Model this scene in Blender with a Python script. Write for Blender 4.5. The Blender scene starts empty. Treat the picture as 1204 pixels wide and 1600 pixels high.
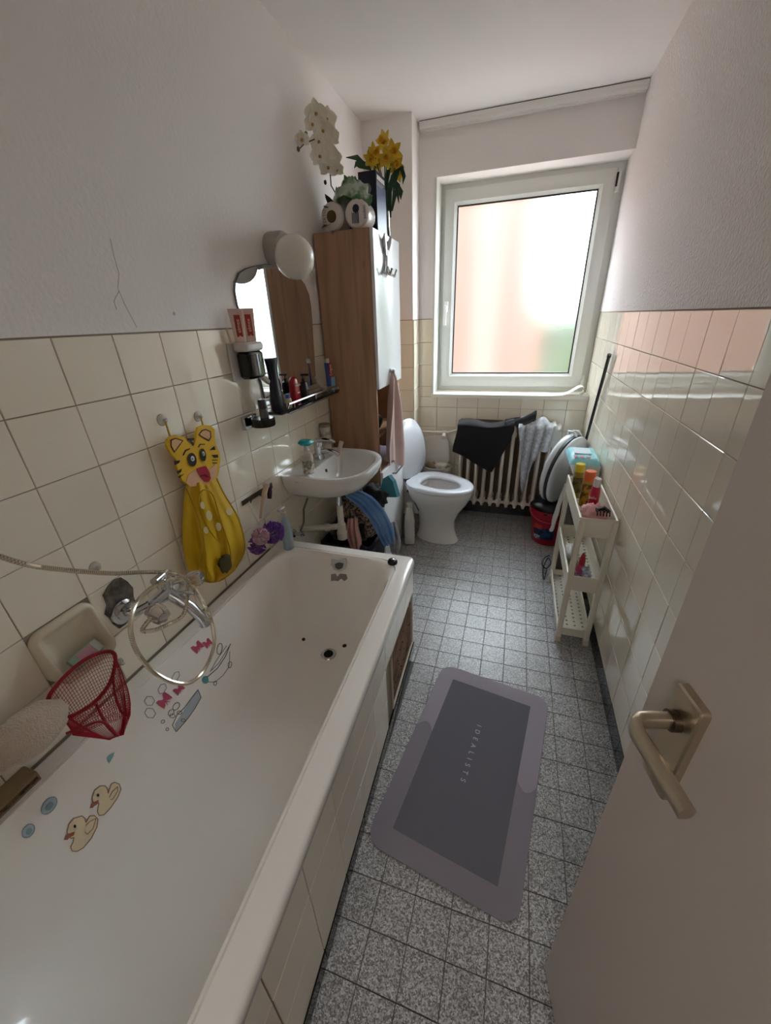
import bpy, math, random
from mathutils import Vector, Matrix, noise
from mathutils.bvhtree import BVHTree
random.seed(7)
S = bpy.context.scene
COL = S.collection
PI = math.pi

# ---------------------------------------------------------------- camera
CAM = Vector((0.98296, -0.67060, 1.44554))
FWD = Vector((-0.28488129, 0.85023115, -0.44266199))
RGT = Vector((0.9531811, 0.30013275, -0.03696104))
UPV = Vector((-0.10143193, 0.43246655, 0.89592647))
FPX = 607.428
cd = bpy.data.cameras.new('camera')
cd.sensor_fit = 'HORIZONTAL'; cd.sensor_width = 36.0; cd.lens = 36.0 * FPX / 1204.0
cd.clip_start = 0.02; cd.clip_end = 200
cam = bpy.data.objects.new('camera', cd)
m = Matrix((RGT, UPV, -FWD)).transposed().to_4x4(); m.translation = CAM
cam.matrix_world = m
COL.objects.link(cam); S.camera = cam

# ---------------------------------------------------------------- world, sun, exposure
wd = bpy.data.worlds.new('sky'); S.world = wd; wd.use_nodes = True
wn = wd.node_tree.nodes; wn.clear()
bg = wn.new('ShaderNodeBackground'); wo = wn.new('ShaderNodeOutputWorld')
bg.inputs[0].default_value = (0.80, 0.91, 1.0, 1); bg.inputs[1].default_value = 10.5
wd.node_tree.links.new(bg.outputs[0], wo.inputs[0])
S.view_settings.view_transform = 'Standard'; S.view_settings.look = 'None'
S.view_settings.exposure = 0.52; S.view_settings.gamma = 1.0; S.view_settings.use_curve_mapping = False
S.cycles.use_denoising = True
S.cycles.max_bounces = 16; S.cycles.diffuse_bounces = 8; S.cycles.glossy_bounces = 6
S.cycles.transmission_bounces = 10; S.cycles.transparent_max_bounces = 12
S.cycles.sample_clamp_indirect = 12.0
S.cycles.caustics_reflective = True; S.cycles.caustics_refractive = True

# ---------------------------------------------------------------- pixel rays (used to place things on known planes)
def ray(px, py): return FWD + RGT * ((px - 602) / FPX) + UPV * ((800 - py) / FPX)
def onx(px, py, v): d = ray(px, py); return CAM + d * ((v - CAM.x) / d.x)
def ony(px, py, v): d = ray(px, py); return CAM + d * ((v - CAM.y) / d.y)
def onz(px, py, v): d = ray(px, py); return CAM + d * ((v - CAM.z) / d.z)

# ---------------------------------------------------------------- materials
def lin(c):
    if isinstance(c, str):
        c = [int(c[i:i + 2], 16) / 255 for i in (0, 2, 4)]
        c = [x / 12.92 if x <= .04045 else ((x + .055) / 1.055) ** 2.4 for x in c]
    return (c[0], c[1], c[2], 1)
MATS = {}
def mat(name, col=(.8, .8, .8), rough=.5, metal=0, ior=1.5, trans=0, coat=0, bump=None, var=None, emit=None, alpha=None, sheen=0, spec=None, sss=0):
    """bump=(scale,strength,distance); var=(scale, colour2, contrast) mottling of the material itself"""
    if name in MATS: return MATS[name]
    M = bpy.data.materials.new(name); M.use_nodes = True
    nt = M.node_tree; b = nt.nodes['Principled BSDF']
    b.inputs['Base Color'].default_value = lin(col); b.inputs['Roughness'].default_value = rough
    b.inputs['Metallic'].default_value = metal; b.inputs['IOR'].default_value = ior
    b.inputs['Transmission Weight'].default_value = trans; b.inputs['Coat Weight'].default_value = coat
    b.inputs['Sheen Weight'].default_value = sheen
    if spec is not None: b.inputs['Specular IOR Level'].default_value = spec
    if alpha is not None: b.inputs['Alpha'].default_value = alpha
    if sss: b.inputs['Subsurface Weight'].default_value = sss; b.inputs['Subsurface Radius'].default_value = (.01, .008, .006)
    tc = nt.nodes.new('ShaderNodeTexCoord')
    if var:
        n = nt.nodes.new('ShaderNodeTexNoise'); n.inputs['Scale'].default_value = var[0]; n.inputs['Detail'].default_value = 4
        nt.links.new(tc.outputs['Object'], n.inputs['Vector'])
        r = nt.nodes.new('ShaderNodeValToRGB'); k = var[2] if len(var) > 2 else .15
        r.color_ramp.elements[0].position = .5 - k; r.color_ramp.elements[1].position = .5 + k
        r.color_ramp.elements[0].color = lin(col); r.color_ramp.elements[1].color = lin(var[1])
        nt.links.new(n.outputs['Fac'], r.inputs['Fac']); nt.links.new(r.outputs['Color'], b.inputs['Base Color'])
    if bump:
        n = nt.nodes.new('ShaderNodeTexNoise'); n.inputs['Scale'].default_value = bump[0]; n.inputs['Detail'].default_value = 3
        nt.links.new(tc.outputs['Object'], n.inputs['Vector'])
        bp = nt.nodes.new('ShaderNodeBump'); bp.inputs['Strength'].default_value = bump[1]; bp.inputs['Distance'].default_value = bump[2]
        nt.links.new(n.outputs['Fac'], bp.inputs['Height']); nt.links.new(bp.outputs['Normal'], b.inputs['Normal'])
    if emit: b.inputs['Emission Color'].default_value = lin(emit[0]); b.inputs['Emission Strength'].default_value = emit[1]
    MATS[name] = M
    return M

def tile_mat(name, col, rough, ior, vary=.05):
    M = mat(name, col, rough, ior=ior); nt = M.node_tree; b = nt.nodes['Principled BSDF']
    oi = nt.nodes.new('ShaderNodeObjectInfo'); hs = nt.nodes.new('ShaderNodeHueSaturation')
    mr = nt.nodes.new('ShaderNodeMapRange'); mr.inputs[3].default_value = 1 - vary; mr.inputs[4].default_value = 1 + vary * .6
    nt.links.new(oi.outputs['Random'], mr.inputs[0]); nt.links.new(mr.outputs[0], hs.inputs['Value'])
    hs.inputs['Color'].default_value = lin(col); nt.links.new(hs.outputs[0], b.inputs['Base Color'])
    n = nt.nodes.new('ShaderNodeTexNoise'); n.inputs['Scale'].default_value = 9
    tc = nt.nodes.new('ShaderNodeTexCoord'); nt.links.new(tc.outputs['Object'], n.inputs['Vector'])
    bp = nt.nodes.new('ShaderNodeBump'); bp.inputs['Strength'].default_value = .12; bp.inputs['Distance'].default_value = .004
    nt.links.new(n.outputs[0], bp.inputs['Height']); nt.links.new(bp.outputs[0], b.inputs['Normal'])
    return M
M_TILE = tile_mat('glazed_cream_tile', 'f0e8d6', .03, 2.0)
M_BASE = tile_mat('black_base_tile', '17181a', .12, 1.6)
M_GROUT = mat('grout', '968b7a', .9)
M_PLASTER = mat('white_plaster', 'f0ebe8', .85, bump=(90, .35, .004))
M_CEIL = mat('ceiling_paint', 'f2eeec', .9, bump=(40, .1, .003))
M_WOODCHIP = mat('woodchip_wallpaper', 'eee8e6', .85, bump=(110, .9, .008))
M_WHITE = mat('white_lacquer', 'e4e4e2', .35)
M_PVC = mat('white_window_plastic', 'dfe0da', .3)
M_CHROME = mat('chrome', 'c9ccd0', .12, metal=1)
M_BLACK = mat('black_plastic', '111214', .3)
M_CERAMIC = mat('white_ceramic', 'dcdad6', .1, ior=1.55)
M_RUBBER = mat('dark_rubber', '2a2a2c', .6)

def terrazzo():
    M = mat('terrazzo', '8f8d8a', .33); nt = M.node_tree; b = nt.nodes['Principled BSDF']
    ge = nt.nodes.new('ShaderNodeNewGeometry')
    v = nt.nodes.new('ShaderNodeTexVoronoi'); v.inputs['Scale'].default_value = 330
    nt.links.new(ge.outputs['Position'], v.inputs['Vector'])
    sep = nt.nodes.new('ShaderNodeSeparateColor'); nt.links.new(v.outputs['Color'], sep.inputs[0])
    r = nt.nodes.new('ShaderNodeValToRGB'); r.color_ramp.interpolation = 'CONSTANT'
    E = r.color_ramp.elements; E[0].position = 0; E[0].color = lin('706d69'); E[1].position = .2; E[1].color = lin('878582')
    for pos, c in ((.40, 'a2a1a1'), (.62, 'b7b6b6'), (.85, 'cdcdce')):
        e = E.new(pos); e.color = lin(c)
    nt.links.new(sep.outputs[0], r.inputs['Fac'])
    n = nt.nodes.new('ShaderNodeTexNoise'); n.inputs['Scale'].default_value = 5; nt.links.new(ge.outputs['Position'], n.inputs['Vector'])
    mr = nt.nodes.new('ShaderNodeMapRange'); mr.inputs[1].default_value = .3; mr.inputs[2].default_value = .7; mr.inputs[3].default_value = .88; mr.inputs[4].default_value = 1.08
    nt.links.new(n.outputs[0], mr.inputs[0])
    hs = nt.nodes.new('ShaderNodeHueSaturation'); nt.links.new(r.outputs[0], hs.inputs['Color']); nt.links.new(mr.outputs[0], hs.inputs['Value'])
    nt.links.new(hs.outputs[0], b.inputs['Base Color'])
    return M
M_TERR = terrazzo()

def wood_mat(name, c1, c2, scale=1.0, dark='4a3526'):
    M = mat(name, c1, .5); nt = M.node_tree; b = nt.nodes['Principled BSDF']
    ge = nt.nodes.new('ShaderNodeTexCoord'); mp = nt.nodes.new('ShaderNodeMapping')
    mp.inputs['Scale'].default_value = (14 * scale, 14 * scale, .9 * scale)
    nt.links.new(ge.outputs['Object'], mp.inputs['Vector'])
    n = nt.nodes.new('ShaderNodeTexNoise'); n.inputs['Scale'].default_value = 2; n.inputs['Detail'].default_value = 6; n.inputs['Distortion'].default_value = .6
    nt.links.new(mp.outputs[0], n.inputs['Vector'])
    r = nt.nodes.new('ShaderNodeValToRGB'); E = r.color_ramp.elements
    E[0].position = .3; E[0].color = lin(c2); E[1].position = .62; E[1].color = lin(c1)
    nt.links.new(n.outputs[0], r.inputs[0])
    # knots
    mp2 = nt.nodes.new('ShaderNodeMapping'); mp2.inputs['Scale'].default_value = (9, 9, 4.0); nt.links.new(ge.outputs['Object'], mp2.inputs['Vector'])
    v = nt.nodes.new('ShaderNodeTexVoronoi'); v.inputs['Scale'].default_value = 1; nt.links.new(mp2.outputs[0], v.inputs['Vector'])
    kr = nt.nodes.new('ShaderNodeValToRGB'); kr.color_ramp.elements[0].position = .05; kr.color_ramp.elements[1].position = .13
    kr.color_ramp.elements[0].color = (1, 1, 1, 1); kr.color_ramp.elements[1].color = (0, 0, 0, 1)
    nt.links.new(v.outputs['Distance'], kr.inputs[0])
    mx = nt.nodes.new('ShaderNodeMix'); mx.data_type = 'RGBA'
    nt.links.new(kr.outputs[0], mx.inputs[0]); nt.links.new(r.outputs[0], mx.inputs[6]); mx.inputs[7].default_value = lin(dark)
    nt.links.new(mx.outputs[2], b.inputs['Base Color'])
    return M
M_OAK = wood_mat('oak_veneer', 'b58c6d', '93704f', dark='4a3426')

# ---------------------------------------------------------------- mesh builder
class MB:
    def __init__(s): s.v = []; s.f = []; s.mi = []; s.cur = 0
    def add(s, vs, fs):
        o = len(s.v); s.v += [Vector(v) for v in vs]; s.f += [tuple(i + o for i in f) for f in fs]; s.mi += [s.cur] * len(fs); return s
    def box(s, x0, x1, y0, y1, z0, z1, M=None):
        vs = [Vector((x, y, z)) for x in (x0, x1) for y in (y0, y1) for z in (z0, z1)]
        if M: vs = [M @ v for v in vs]
        return s.add(vs, [(0, 1, 3, 2), (4, 6, 7, 5), (0, 4, 5, 1), (2, 3, 7, 6), (0, 2, 6, 4), (1, 5, 7, 3)])
    def rbox(s, x0, x1, y0, y1, z0, z1, r=.005, seg=3, M=None):
        """box with rounded vertical edges and a small chamfer top and bottom"""
        r = min(r, (x1 - x0) / 2.01, (y1 - y0) / 2.01); c = min(r * .5, (z1 - z0) / 2.01)
        def ring(ins, z):
            out = []
            for (cx, cy, a0) in ((x1 - r, y1 - r, 0), (x0 + r, y1 - r, 90), (x0 + r, y0 + r, 180), (x1 - r, y0 + r, 270)):
                for k in range(seg + 1):
                    a = math.radians(a0 + 90 * k / seg); rr = max(r - ins, .0001)
                    out.append(Vector((cx + rr * math.cos(a), cy + rr * math.sin(a), z)))
            return out
        return s.loft([ring(c, z0), ring(0, z0 + c), ring(0, z1 - c), ring(c, z1)], True, True, M=M)
    def loft(s, rings, cap0=False, cap1=False, closed=True, M=None):
        n = len(rings[0]); vs = [Vector(p) for r in rings for p in r]
        if M: vs = [M @ v for v in vs]
        fs = []
        for i in range(len(rings) - 1):
            for j in range(n if closed else n - 1):
                k = (j + 1) % n
                fs.append((i * n + j, i * n + k, (i + 1) * n + k, (i + 1) * n + j))
        if cap0: fs.append(tuple(range(n - 1, -1, -1)))
        if cap1: fs.append(tuple((len(rings) - 1) * n + j for j in range(n)))
        return s.add(vs, fs)
    def tube(s, path, r, n=8, cap=True):
        path = [Vector(p) for p in path]; rings = []; L = len(path)
        rr = r if isinstance(r, (list, tuple)) else [r] * L
        t0 = (path[1] - path[0]).normalized()
        a = Vector((0, 0, 1)) if abs(t0.z) < .9 else Vector((1, 0, 0))
        nx = t0.cross(a).normalized()
        for i, p in enumerate(path):
            t = (path[min(i + 1, L - 1)] - path[max(i - 1, 0)]).normalized()
            nx = (nx - t * nx.dot(t)).normalized(); ny = t.cross(nx)
            rings.append([p + (nx * math.cos(2 * PI * k / n) + ny * math.sin(2 * PI * k / n)) * rr[i] for k in range(n)])
        return s.loft(rings, cap, cap)
    def lathe(s, prof, c=(0, 0, 0), n=20, M=None, sx=1, sy=1, cap0=True, cap1=True):
        c = Vector(c)
        rings = [[c + Vector((r * sx * math.cos(2 * PI * k / n), r * sy * math.sin(2 * PI * k / n), z)) for k in range(n)] for r, z in prof]
        return s.loft(rings, cap0, cap1, M=M)
    def sphere(s, c, rx, ry=None, rz=None, n=14, M=None):
        ry = ry or rx; rz = rz or rx; c = Vector(c); rings = []
        for i in range(1, n // 2 + 1):
            a = -PI / 2 + PI * i / (n // 2 + 1)
            rings.append([c + Vector((rx * math.cos(a) * math.cos(2 * PI * k / n), ry * math.cos(a) * math.sin(2 * PI * k / n), rz * math.sin(a))) for k in range(n)])
        o = len(s.v); s.loft(rings, False, False, M=M)
        b = c - Vector((0, 0, rz)); t = c + Vector((0, 0, rz))
        if M: b = M @ b; t = M @ t
        k0 = len(s.v); L = len(rings)
        s.v += [b, t]
        for k in range(n):
            s.f.append((o + (k + 1) % n, o + k, k0)); s.f.append((o + (L - 1) * n + k, o + (L - 1) * n + (k + 1) % n, k0 + 1)); s.mi += [s.cur] * 2
        return s
    def prism(s, pts, off):
        """flat outline extruded by vector off"""
        off = Vector(off); pts = [Vector(p) for p in pts]; n = len(pts)
        vs = pts + [p + off for p in pts]
        return s.add(vs, [tuple(range(n - 1, -1, -1)), tuple(range(n, 2 * n))] + [(i, (i + 1) % n, n + (i + 1) % n, n + i) for i in range(n)])
    def sheet(s, fn, nu, nv, th=0.0):
        """grid surface fn(u,v)->point, with thickness along its own normal"""
        P = [[Vector(fn(i / nu, j / nv)) for j in range(nv + 1)] for i in range(nu + 1)]
        fs = [(i * (nv + 1) + j, (i + 1) * (nv + 1) + j, (i + 1) * (nv + 1) + j + 1, i * (nv + 1) + j + 1) for i in range(nu) for j in range(nv)]
        flat = [p for r in P for p in r]
        if not th: return s.add(flat, fs)
        nn = []
        for i in range(nu + 1):
            for j in range(nv + 1):
                a = P[min(i + 1, nu)][j] - P[max(i - 1, 0)][j]; b = P[i][min(j + 1, nv)] - P[i][max(j - 1, 0)]
                q = a.cross(b); nn.append(q.normalized() if q.length > 1e-12 else Vector((0, 0, 1)))
        N = len(flat); vs = flat + [p - q * th for p, q in zip(flat, nn)]
        f2 = [tuple(k + N for k in reversed(f)) for f in fs]
        bd = [(i * (nv + 1)) for i in range(nu + 1)] + [nu * (nv + 1) + j for j in range(1, nv + 1)] + [i * (nv + 1) + nv for i in range(nu - 1, -1, -1)] + [j for j in range(nv - 1, 0, -1)]
        sd_ = [(bd[(k + 1) % len(bd)], bd[k], bd[k] + N, bd[(k + 1) % len(bd)] + N) for k in range(len(bd))]
        return s.add(vs, fs + f2 + sd_)

WL = {}
def _props(o, label, cat, group, kind):
    if label: o['label'] = label
    if cat: o['category'] = cat
    if group: o['group'] = group
    if kind: o['kind'] = kind
def empty(name, loc, label=None, cat=None, group=None, kind=None, parent=None):
    o = bpy.data.objects.new(name, None); COL.objects.link(o); loc = Vector(loc)
    o.empty_display_size = .05
    if parent: o.parent = parent; o.location = loc - WL[parent.name]
    else: o.location = loc
    WL[o.name] = loc; _props(o, label, cat, group, kind); return o
def obj(name, mb, mats, parent=None, label=None, cat=None, group=None, kind=None, smooth=40, sub=0, disp=None):
    me = bpy.data.meshes.new(name)
    xs = [v.x for v in mb.v]; ys = [v.y for v in mb.v]; zs = [v.z for v in mb.v]
    org = Vector(((min(xs) + max(xs)) / 2, (min(ys) + max(ys)) / 2, min(zs)))
    me.from_pydata([v - org for v in mb.v], [], mb.f)
    for M in (mats if isinstance(mats, (list, tuple)) else [mats]): me.materials.append(M)
    if any(mb.mi): me.polygons.foreach_set('material_index', mb.mi)
    if smooth:
        me.polygons.foreach_set('use_smooth', [True] * len(me.polygons)); me.set_sharp_from_angle(angle=math.radians(smooth))
    me.update()
    o = bpy.data.objects.new(name, me); COL.objects.link(o)
    if parent is not None: o.parent = parent; o.location = org - WL[parent.name]
    else: o.location = org
    WL[o.name] = org
    if sub:
        md = o.modifiers.new('smooth', 'SUBSURF'); md.levels = sub; md.render_levels = sub
    _props(o, label, cat, group, kind); return o
def text(name, s, size, M, material, parent=None, extrude=.0004, label=None, cat=None, space=1.0):
    """flat lettering as a mesh; M places it (x right, y up, z normal)"""
    cu = bpy.data.curves.new(name, 'FONT'); cu.body = s; cu.size = size; cu.extrude = extrude; cu.align_x = 'CENTER'; cu.align_y = 'CENTER'
    cu.space_character = space; cu.resolution_u = 3
    t = bpy.data.objects.new(name, cu); COL.objects.link(t)
    dg = bpy.context.evaluated_depsgraph_get(); me0 = bpy.data.meshes.new_from_object(t.evaluated_get(dg))
    mb = MB(); mb.add([M @ v.co for v in me0.vertices], [tuple(p.vertices) for p in me0.polygons])
    bpy.data.objects.remove(t); bpy.data.curves.remove(cu); bpy.data.meshes.remove(me0)
    return obj(name, mb, material, parent, label, cat, smooth=0)
def frame(origin, xdir, ydir):
    x = Vector(xdir).normalized(); y = Vector(ydir); z = x.cross(y).normalized(); y = z.cross(x)
    m = Matrix((x, y, z)).transposed().to_4x4(); m.translation = Vector(origin); return m

# ---------------------------------------------------------------- tiles: each piece an object that shares mesh data
TM = {}
def tile_mesh(w, h, d, bev, material):
    k = (round(w, 4), round(h, 4), round(d, 4), material.name)
    if k in TM: return TM[k]
    b = bev; W2, H2 = w / 2, h / 2
    vs = [(-W2, -H2, -d), (W2, -H2, -d), (W2, H2, -d), (-W2, H2, -d), (-W2, -H2, -b), (W2, -H2, -b), (W2, H2, -b), (-W2, H2, -b),
          (-W2 + b, -H2 + b, 0), (W2 - b, -H2 + b, 0), (W2 - b, H2 - b, 0), (-W2 + b, H2 - b, 0)]
    fs = [(8, 9, 10, 11)] + [(i, (i + 1) % 4, 4 + (i + 1) % 4, 4 + i) for i in range(4)] + [(4 + i, 4 + (i + 1) % 4, 8 + (i + 1) % 4, 8 + i) for i in range(4)]
    me = bpy.data.meshes.new('tile'); me.from_pydata(vs, [], fs); me.materials.append(material); me.update(); TM[k] = me; return me
def tiles(parent, org, xd, yd, us, vs, material, gap=.0022, d=.006, bev=.0012, name='tile', skip=None, tilt=.0025):
    """rows of tiles between the joint lines us and vs on the plane org + u*xd + v*yd"""
    F = frame(org, xd, yd); n = 0
    for i in range(len(us) - 1):
        for j in range(len(vs) - 1):
            w = us[i + 1] - us[i] - gap; h = vs[j + 1] - vs[j] - gap
            if w < .008 or h < .008: continue
            u = (us[i] + us[i + 1]) / 2; v = (vs[j] + vs[j + 1]) / 2
            if skip and skip(u, v): continue
            o = bpy.data.objects.new(name, tile_mesh(w, h, d, bev, material)); COL.objects.link(o); o.parent = parent
            Rm = Matrix.Rotation(random.gauss(0, tilt), 4, 'X') @ Matrix.Rotation(random.gauss(0, tilt), 4, 'Y')
            mm = F @ Matrix.Translation((u, v, random.uniform(-.0004, .0004))) @ Rm
            mm.translation -= WL[parent.name]; o.matrix_local = mm; n += 1
    return n
def joints(a, b, first, step):
    k0 = math.ceil((a - first) / step - 1e-6); out = [a]; x = first + k0 * step
    while x < b - 1e-6:
        if x > a + .012: out.append(x)
        x += step
    if b - out[-1] < .012 and len(out) > 1: out[-1] = b
    else: out.append(b)
    return out

# ---------------------------------------------------------------- room shell
W = 1.4606; D = 2.289; T = 1.4409; H = 2.455; Y0 = -0.96; ROWS = [T - .15 * j for j in range(9, -1, -1)]  # 0.0909 ... 1.4409
ROWS[-1] = T - .003
CX = .297; CY = 2.11; WO = D + .18    # duct column; window frame plane
wx0, wz0, wz1 = .405, .925, 2.205

mb = MB(); mb.box(-.2, W + .2, Y0 - 1.9, D + .4, -.15, -.004)
floor = obj('floor', mb, mat('floor_grout', '6a6763', .95), kind='structure', label='grey speckled terrazzo tile floor')
fx = joints(.0, W, .8621 - .1 * 9, .1); fy = joints(-.955, D, .7157 - .1 * 20, .1)
nfl = tiles(floor, (0, 0, 0), (1, 0, 0), (0, 1, 0), fx, fy, M_TERR, gap=.0025, d=.004, bev=.0006, tilt=.0008,
            skip=lambda u, v: (u < .62 and v < .66) or (u < .25 and v > 1.3) or (u > 1.25 and v < -.2) or v < -.62)

def wall(name, boxes, mats, label):
    mb = MB()
    for b in boxes:
        mb.cur = b[6] if len(b) > 6 else 0; mb.box(*b[:6])
    return obj(name, mb, mats, kind='structure', label=label, smooth=0)
wl = wall('wall_left', [(-.15, -.004, Y0, CY, 0, T), (-.15, .0, Y0, D + .3, T, H, 1)], [M_GROUT, M_PLASTER], 'left wall, cream tiles below white plaster')
yl = joints(Y0, CY, -.9, .15)
tiles(wl, (0, 0, 0), (0, 1, 0), (0, 0, 1), yl, [.0] + ROWS, M_TILE,
      skip=lambda u, v: (v < .5 and u < .6) or (v < .1) or (-.30 < u < -.15 and .69 < v < .84))
wr = wall('wall_right', [(W + .004, W + .15, Y0 - 1.9, D + .3, 0, T), (W, W + .15, Y0 - 1.9, D + .3, T, H, 1)], [M_GROUT, M_WOODCHIP], 'right wall, glossy cream tiles below white woodchip wallpaper')
yr = joints(-.6, D + .17, .5429 - 1.5, .15)
tiles(wr, (W, 0, 0), (0, -1, 0), (0, 0, 1), [-y for y in reversed(yr)], ROWS, M_TILE)
br = wall('baseboard_right', [(W + .004, W + .15, -.6, D, 0, .09)], [M_GROUT], 'black tile skirting along the right wall')
tiles(br, (W, 0, 0), (0, -1, 0), (0, 0, 1), [-y for y in reversed(joints(-.6, D, .5429 - 1.5, .15))], [.002, ROWS[0]], M_BASE)
# back wall round the window
wb = wall('wall_back', [(CX - .02, wx0, D + .004, D + .3, 0, T), (wx0, W + .1, D + .004, D + .3, 0, wz0 - .012),
                        (CX - .02, wx0, D, D + .3, T, H, 1), (wx0, W + .1, D, D + .3, wz1, H, 1)], [M_GROUT, M_PLASTER], 'far wall under and around the window')
xb = joints(CX, W, .4359 - .15, .15)
tiles(wb, (0, D, 0), (1, 0, 0), (0, 0, 1), xb, [r for r in ROWS if r < .9] + [wz0 - .01], M_TILE)
tiles(wb, (0, D, 0), (1, 0, 0), (0, 0, 1), [CX, wx0 - .012], [wz0 - .01] + [r for r in ROWS if r > .95], M_TILE)
bb = wall('baseboard_back', [(CX, W, D + .004, D + .3, 0, .09)], [M_GROUT], 'black tile skirting under the radiator')
tiles(bb, (0, D, 0), (1, 0, 0), (0, 0, 1), xb, [.002, ROWS[0]], M_BASE)
wc = wall('wall_column', [(-.1, CX - .004, CY + .004, D + .3, 0, T), (-.1, CX, CY, D + .3, T, H, 1)], [M_GROUT, M_PLASTER], 'boxed duct column in the far left corner')
tiles(wc, (0, CY, 0), (1, 0, 0), (0, 0, 1), joints(0, CX, -.003, .15), [.002] + ROWS, M_TILE)
tiles(wc, (CX, 0, 0), (0, -1, 0), (0, 0, 1), [-D, -CY], [.002] + ROWS, M_TILE)
we = wall('wall_entrance', [(-.15, .62, Y0 - .12, Y0, 0, H), (1.40, W + .15, Y0 - .12, Y0, 0, H), (.62, 1.40, Y0 - .12, Y0, 2.02, H)], [M_PLASTER], 'white wall with the doorway')
wh = wall('wall_hall', [(-.9, -.8, Y0 - 1.9, Y0 - .12, 0, H), (-.9, W + .15, Y0 - 2.0, Y0 - 1.9, 0, H), (-.9, -.15, Y0 - .12, Y0, 0, H)], [M_PLASTER], 'white walls of the hallway')
ce = wall('ceiling', [(-.9, W + .15, Y0 - 2.0, D + .3, H, H + .15)], [M_CEIL], 'white painted ceiling')
hf = wall('floor_hall', [(-.9, -.2, Y0 - 1.9, Y0 - .1, -.15, -.002)], [mat('hall_floor', '8a7a66', .5)], 'hallway floor')

# ---------------------------------------------------------------- window
def ringframe(mb, x0, x1, z0, z1, t, y0, y1, tb=None):
    tb = tb or t
    mb.box(x0, x0 + t, y0, y1, z0, z1); mb.box(x1 - t, x1, y0, y1, z0, z1)
    mb.box(x0 + t, x1 - t, y0, y1, z0, z0 + tb); mb.box(x0 + t, x1 - t, y0, y1, z1 - t, z1)
win = empty('window_1', (.93, WO, .95), 'white plastic tilt window with frosted pane', kind='structure')
mb = MB(); ringframe(mb, wx0, W + .01, wz0 + .015, wz1, .05, WO, WO + .07); obj('frame', mb, M_PVC, win)
sx0, sx1, sz0, sz1 = .432, 1.418, .972, 2.175
gx0, gx1, gz0, gz1 = .512, 1.332, 1.062, 2.088
mb = MB()
def rectring(x0, x1, z0, z1, y): return [Vector((x0, y, z0)), Vector((x1, y, z0)), Vector((x1, y, z1)), Vector((x0, y, z1))]
ys = WO - .022
mb.loft([rectring(sx0, sx1, sz0, sz1, WO + .05), rectring(sx0, sx1, sz0, sz1, ys + .004), rectring(sx0 + .005, sx1 - .005, sz0 + .005, sz1 - .005, ys),
         rectring(gx0 - .02, gx1 + .02, gz0 - .02, gz1 + .02, ys), rectring(gx0, gx1, gz0, gz1, ys + .018), rectring(gx0, gx1, gz0, gz1, WO + .05)])
sash = obj('sash', mb, M_PVC, win)
mb = MB(); mb.loft([rectring(gx0 - .001, gx1 + .001, gz0 - .001, gz1 + .001, ys + .016), rectring(gx0 + .006, gx1 - .006, gz0 + .006, gz1 - .006, ys + .017), rectring(gx0 + .006, gx1 - .006, gz0 + .006, gz1 - .006, ys + .03)])
obj('gasket', mb, M_RUBBER, sash, smooth=0)
def frosted():
    M = bpy.data.materials.new('frosted_glass'); M.use_nodes = True; nt = M.node_tree; nt.nodes.clear()
    o = nt.nodes.new('ShaderNodeOutputMaterial'); rf = nt.nodes.new('ShaderNodeBsdfRefraction'); rf.inputs['Roughness'].default_value = .30; rf.inputs['IOR'].default_value = 1.35
    rf.distribution = 'GGX'
    rf.inputs['Color'].default_value = (.96, .97, .96, 1)
    tl = nt.nodes.new('ShaderNodeBsdfTranslucent'); tl.inputs['Color'].default_value = (.95, .95, .95, 1)
    mx = nt.nodes.new('ShaderNodeMixShader'); mx.inputs[0].default_value = .03
    gl = nt.nodes.new('ShaderNodeBsdfGlossy'); gl.inputs['Roughness'].default_value = .3
    mx2 = nt.nodes.new('ShaderNodeMixShader'); mx2.inputs[0].default_value = .04
    tc = nt.nodes.new('ShaderNodeTexCoord'); v = nt.nodes.new('ShaderNodeTexNoise'); v.inputs['Scale'].default_value = 140; v.inputs['Detail'].default_value = 2
    nt.links.new(tc.outputs['Object'], v.inputs['Vector']); bp = nt.nodes.new('ShaderNodeBump'); bp.inputs['Strength'].default_value = .35; bp.inputs['Distance'].default_value = .004
    nt.links.new(v.outputs[0], bp.inputs['Height']); nt.links.new(bp.outputs[0], rf.inputs['Normal'])
    nt.links.new(rf.outputs[0], mx.inputs[1]); nt.links.new(tl.outputs[0], mx.inputs[2])
    nt.links.new(mx.outputs[0], mx2.inputs[1]); nt.links.new(gl.outputs[0], mx2.inputs[2]); nt.links.new(mx2.outputs[0], o.inputs[0])
    return M
mb = MB(); mb.add([(gx0, ys + .024, gz0), (gx1, ys + .024, gz0), (gx1, ys + .024, gz1), (gx0, ys + .024, gz1)], [(0, 1, 2, 3)])
obj('pane', mb, frosted(), win, label='frosted glass pane', smooth=0)
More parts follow.
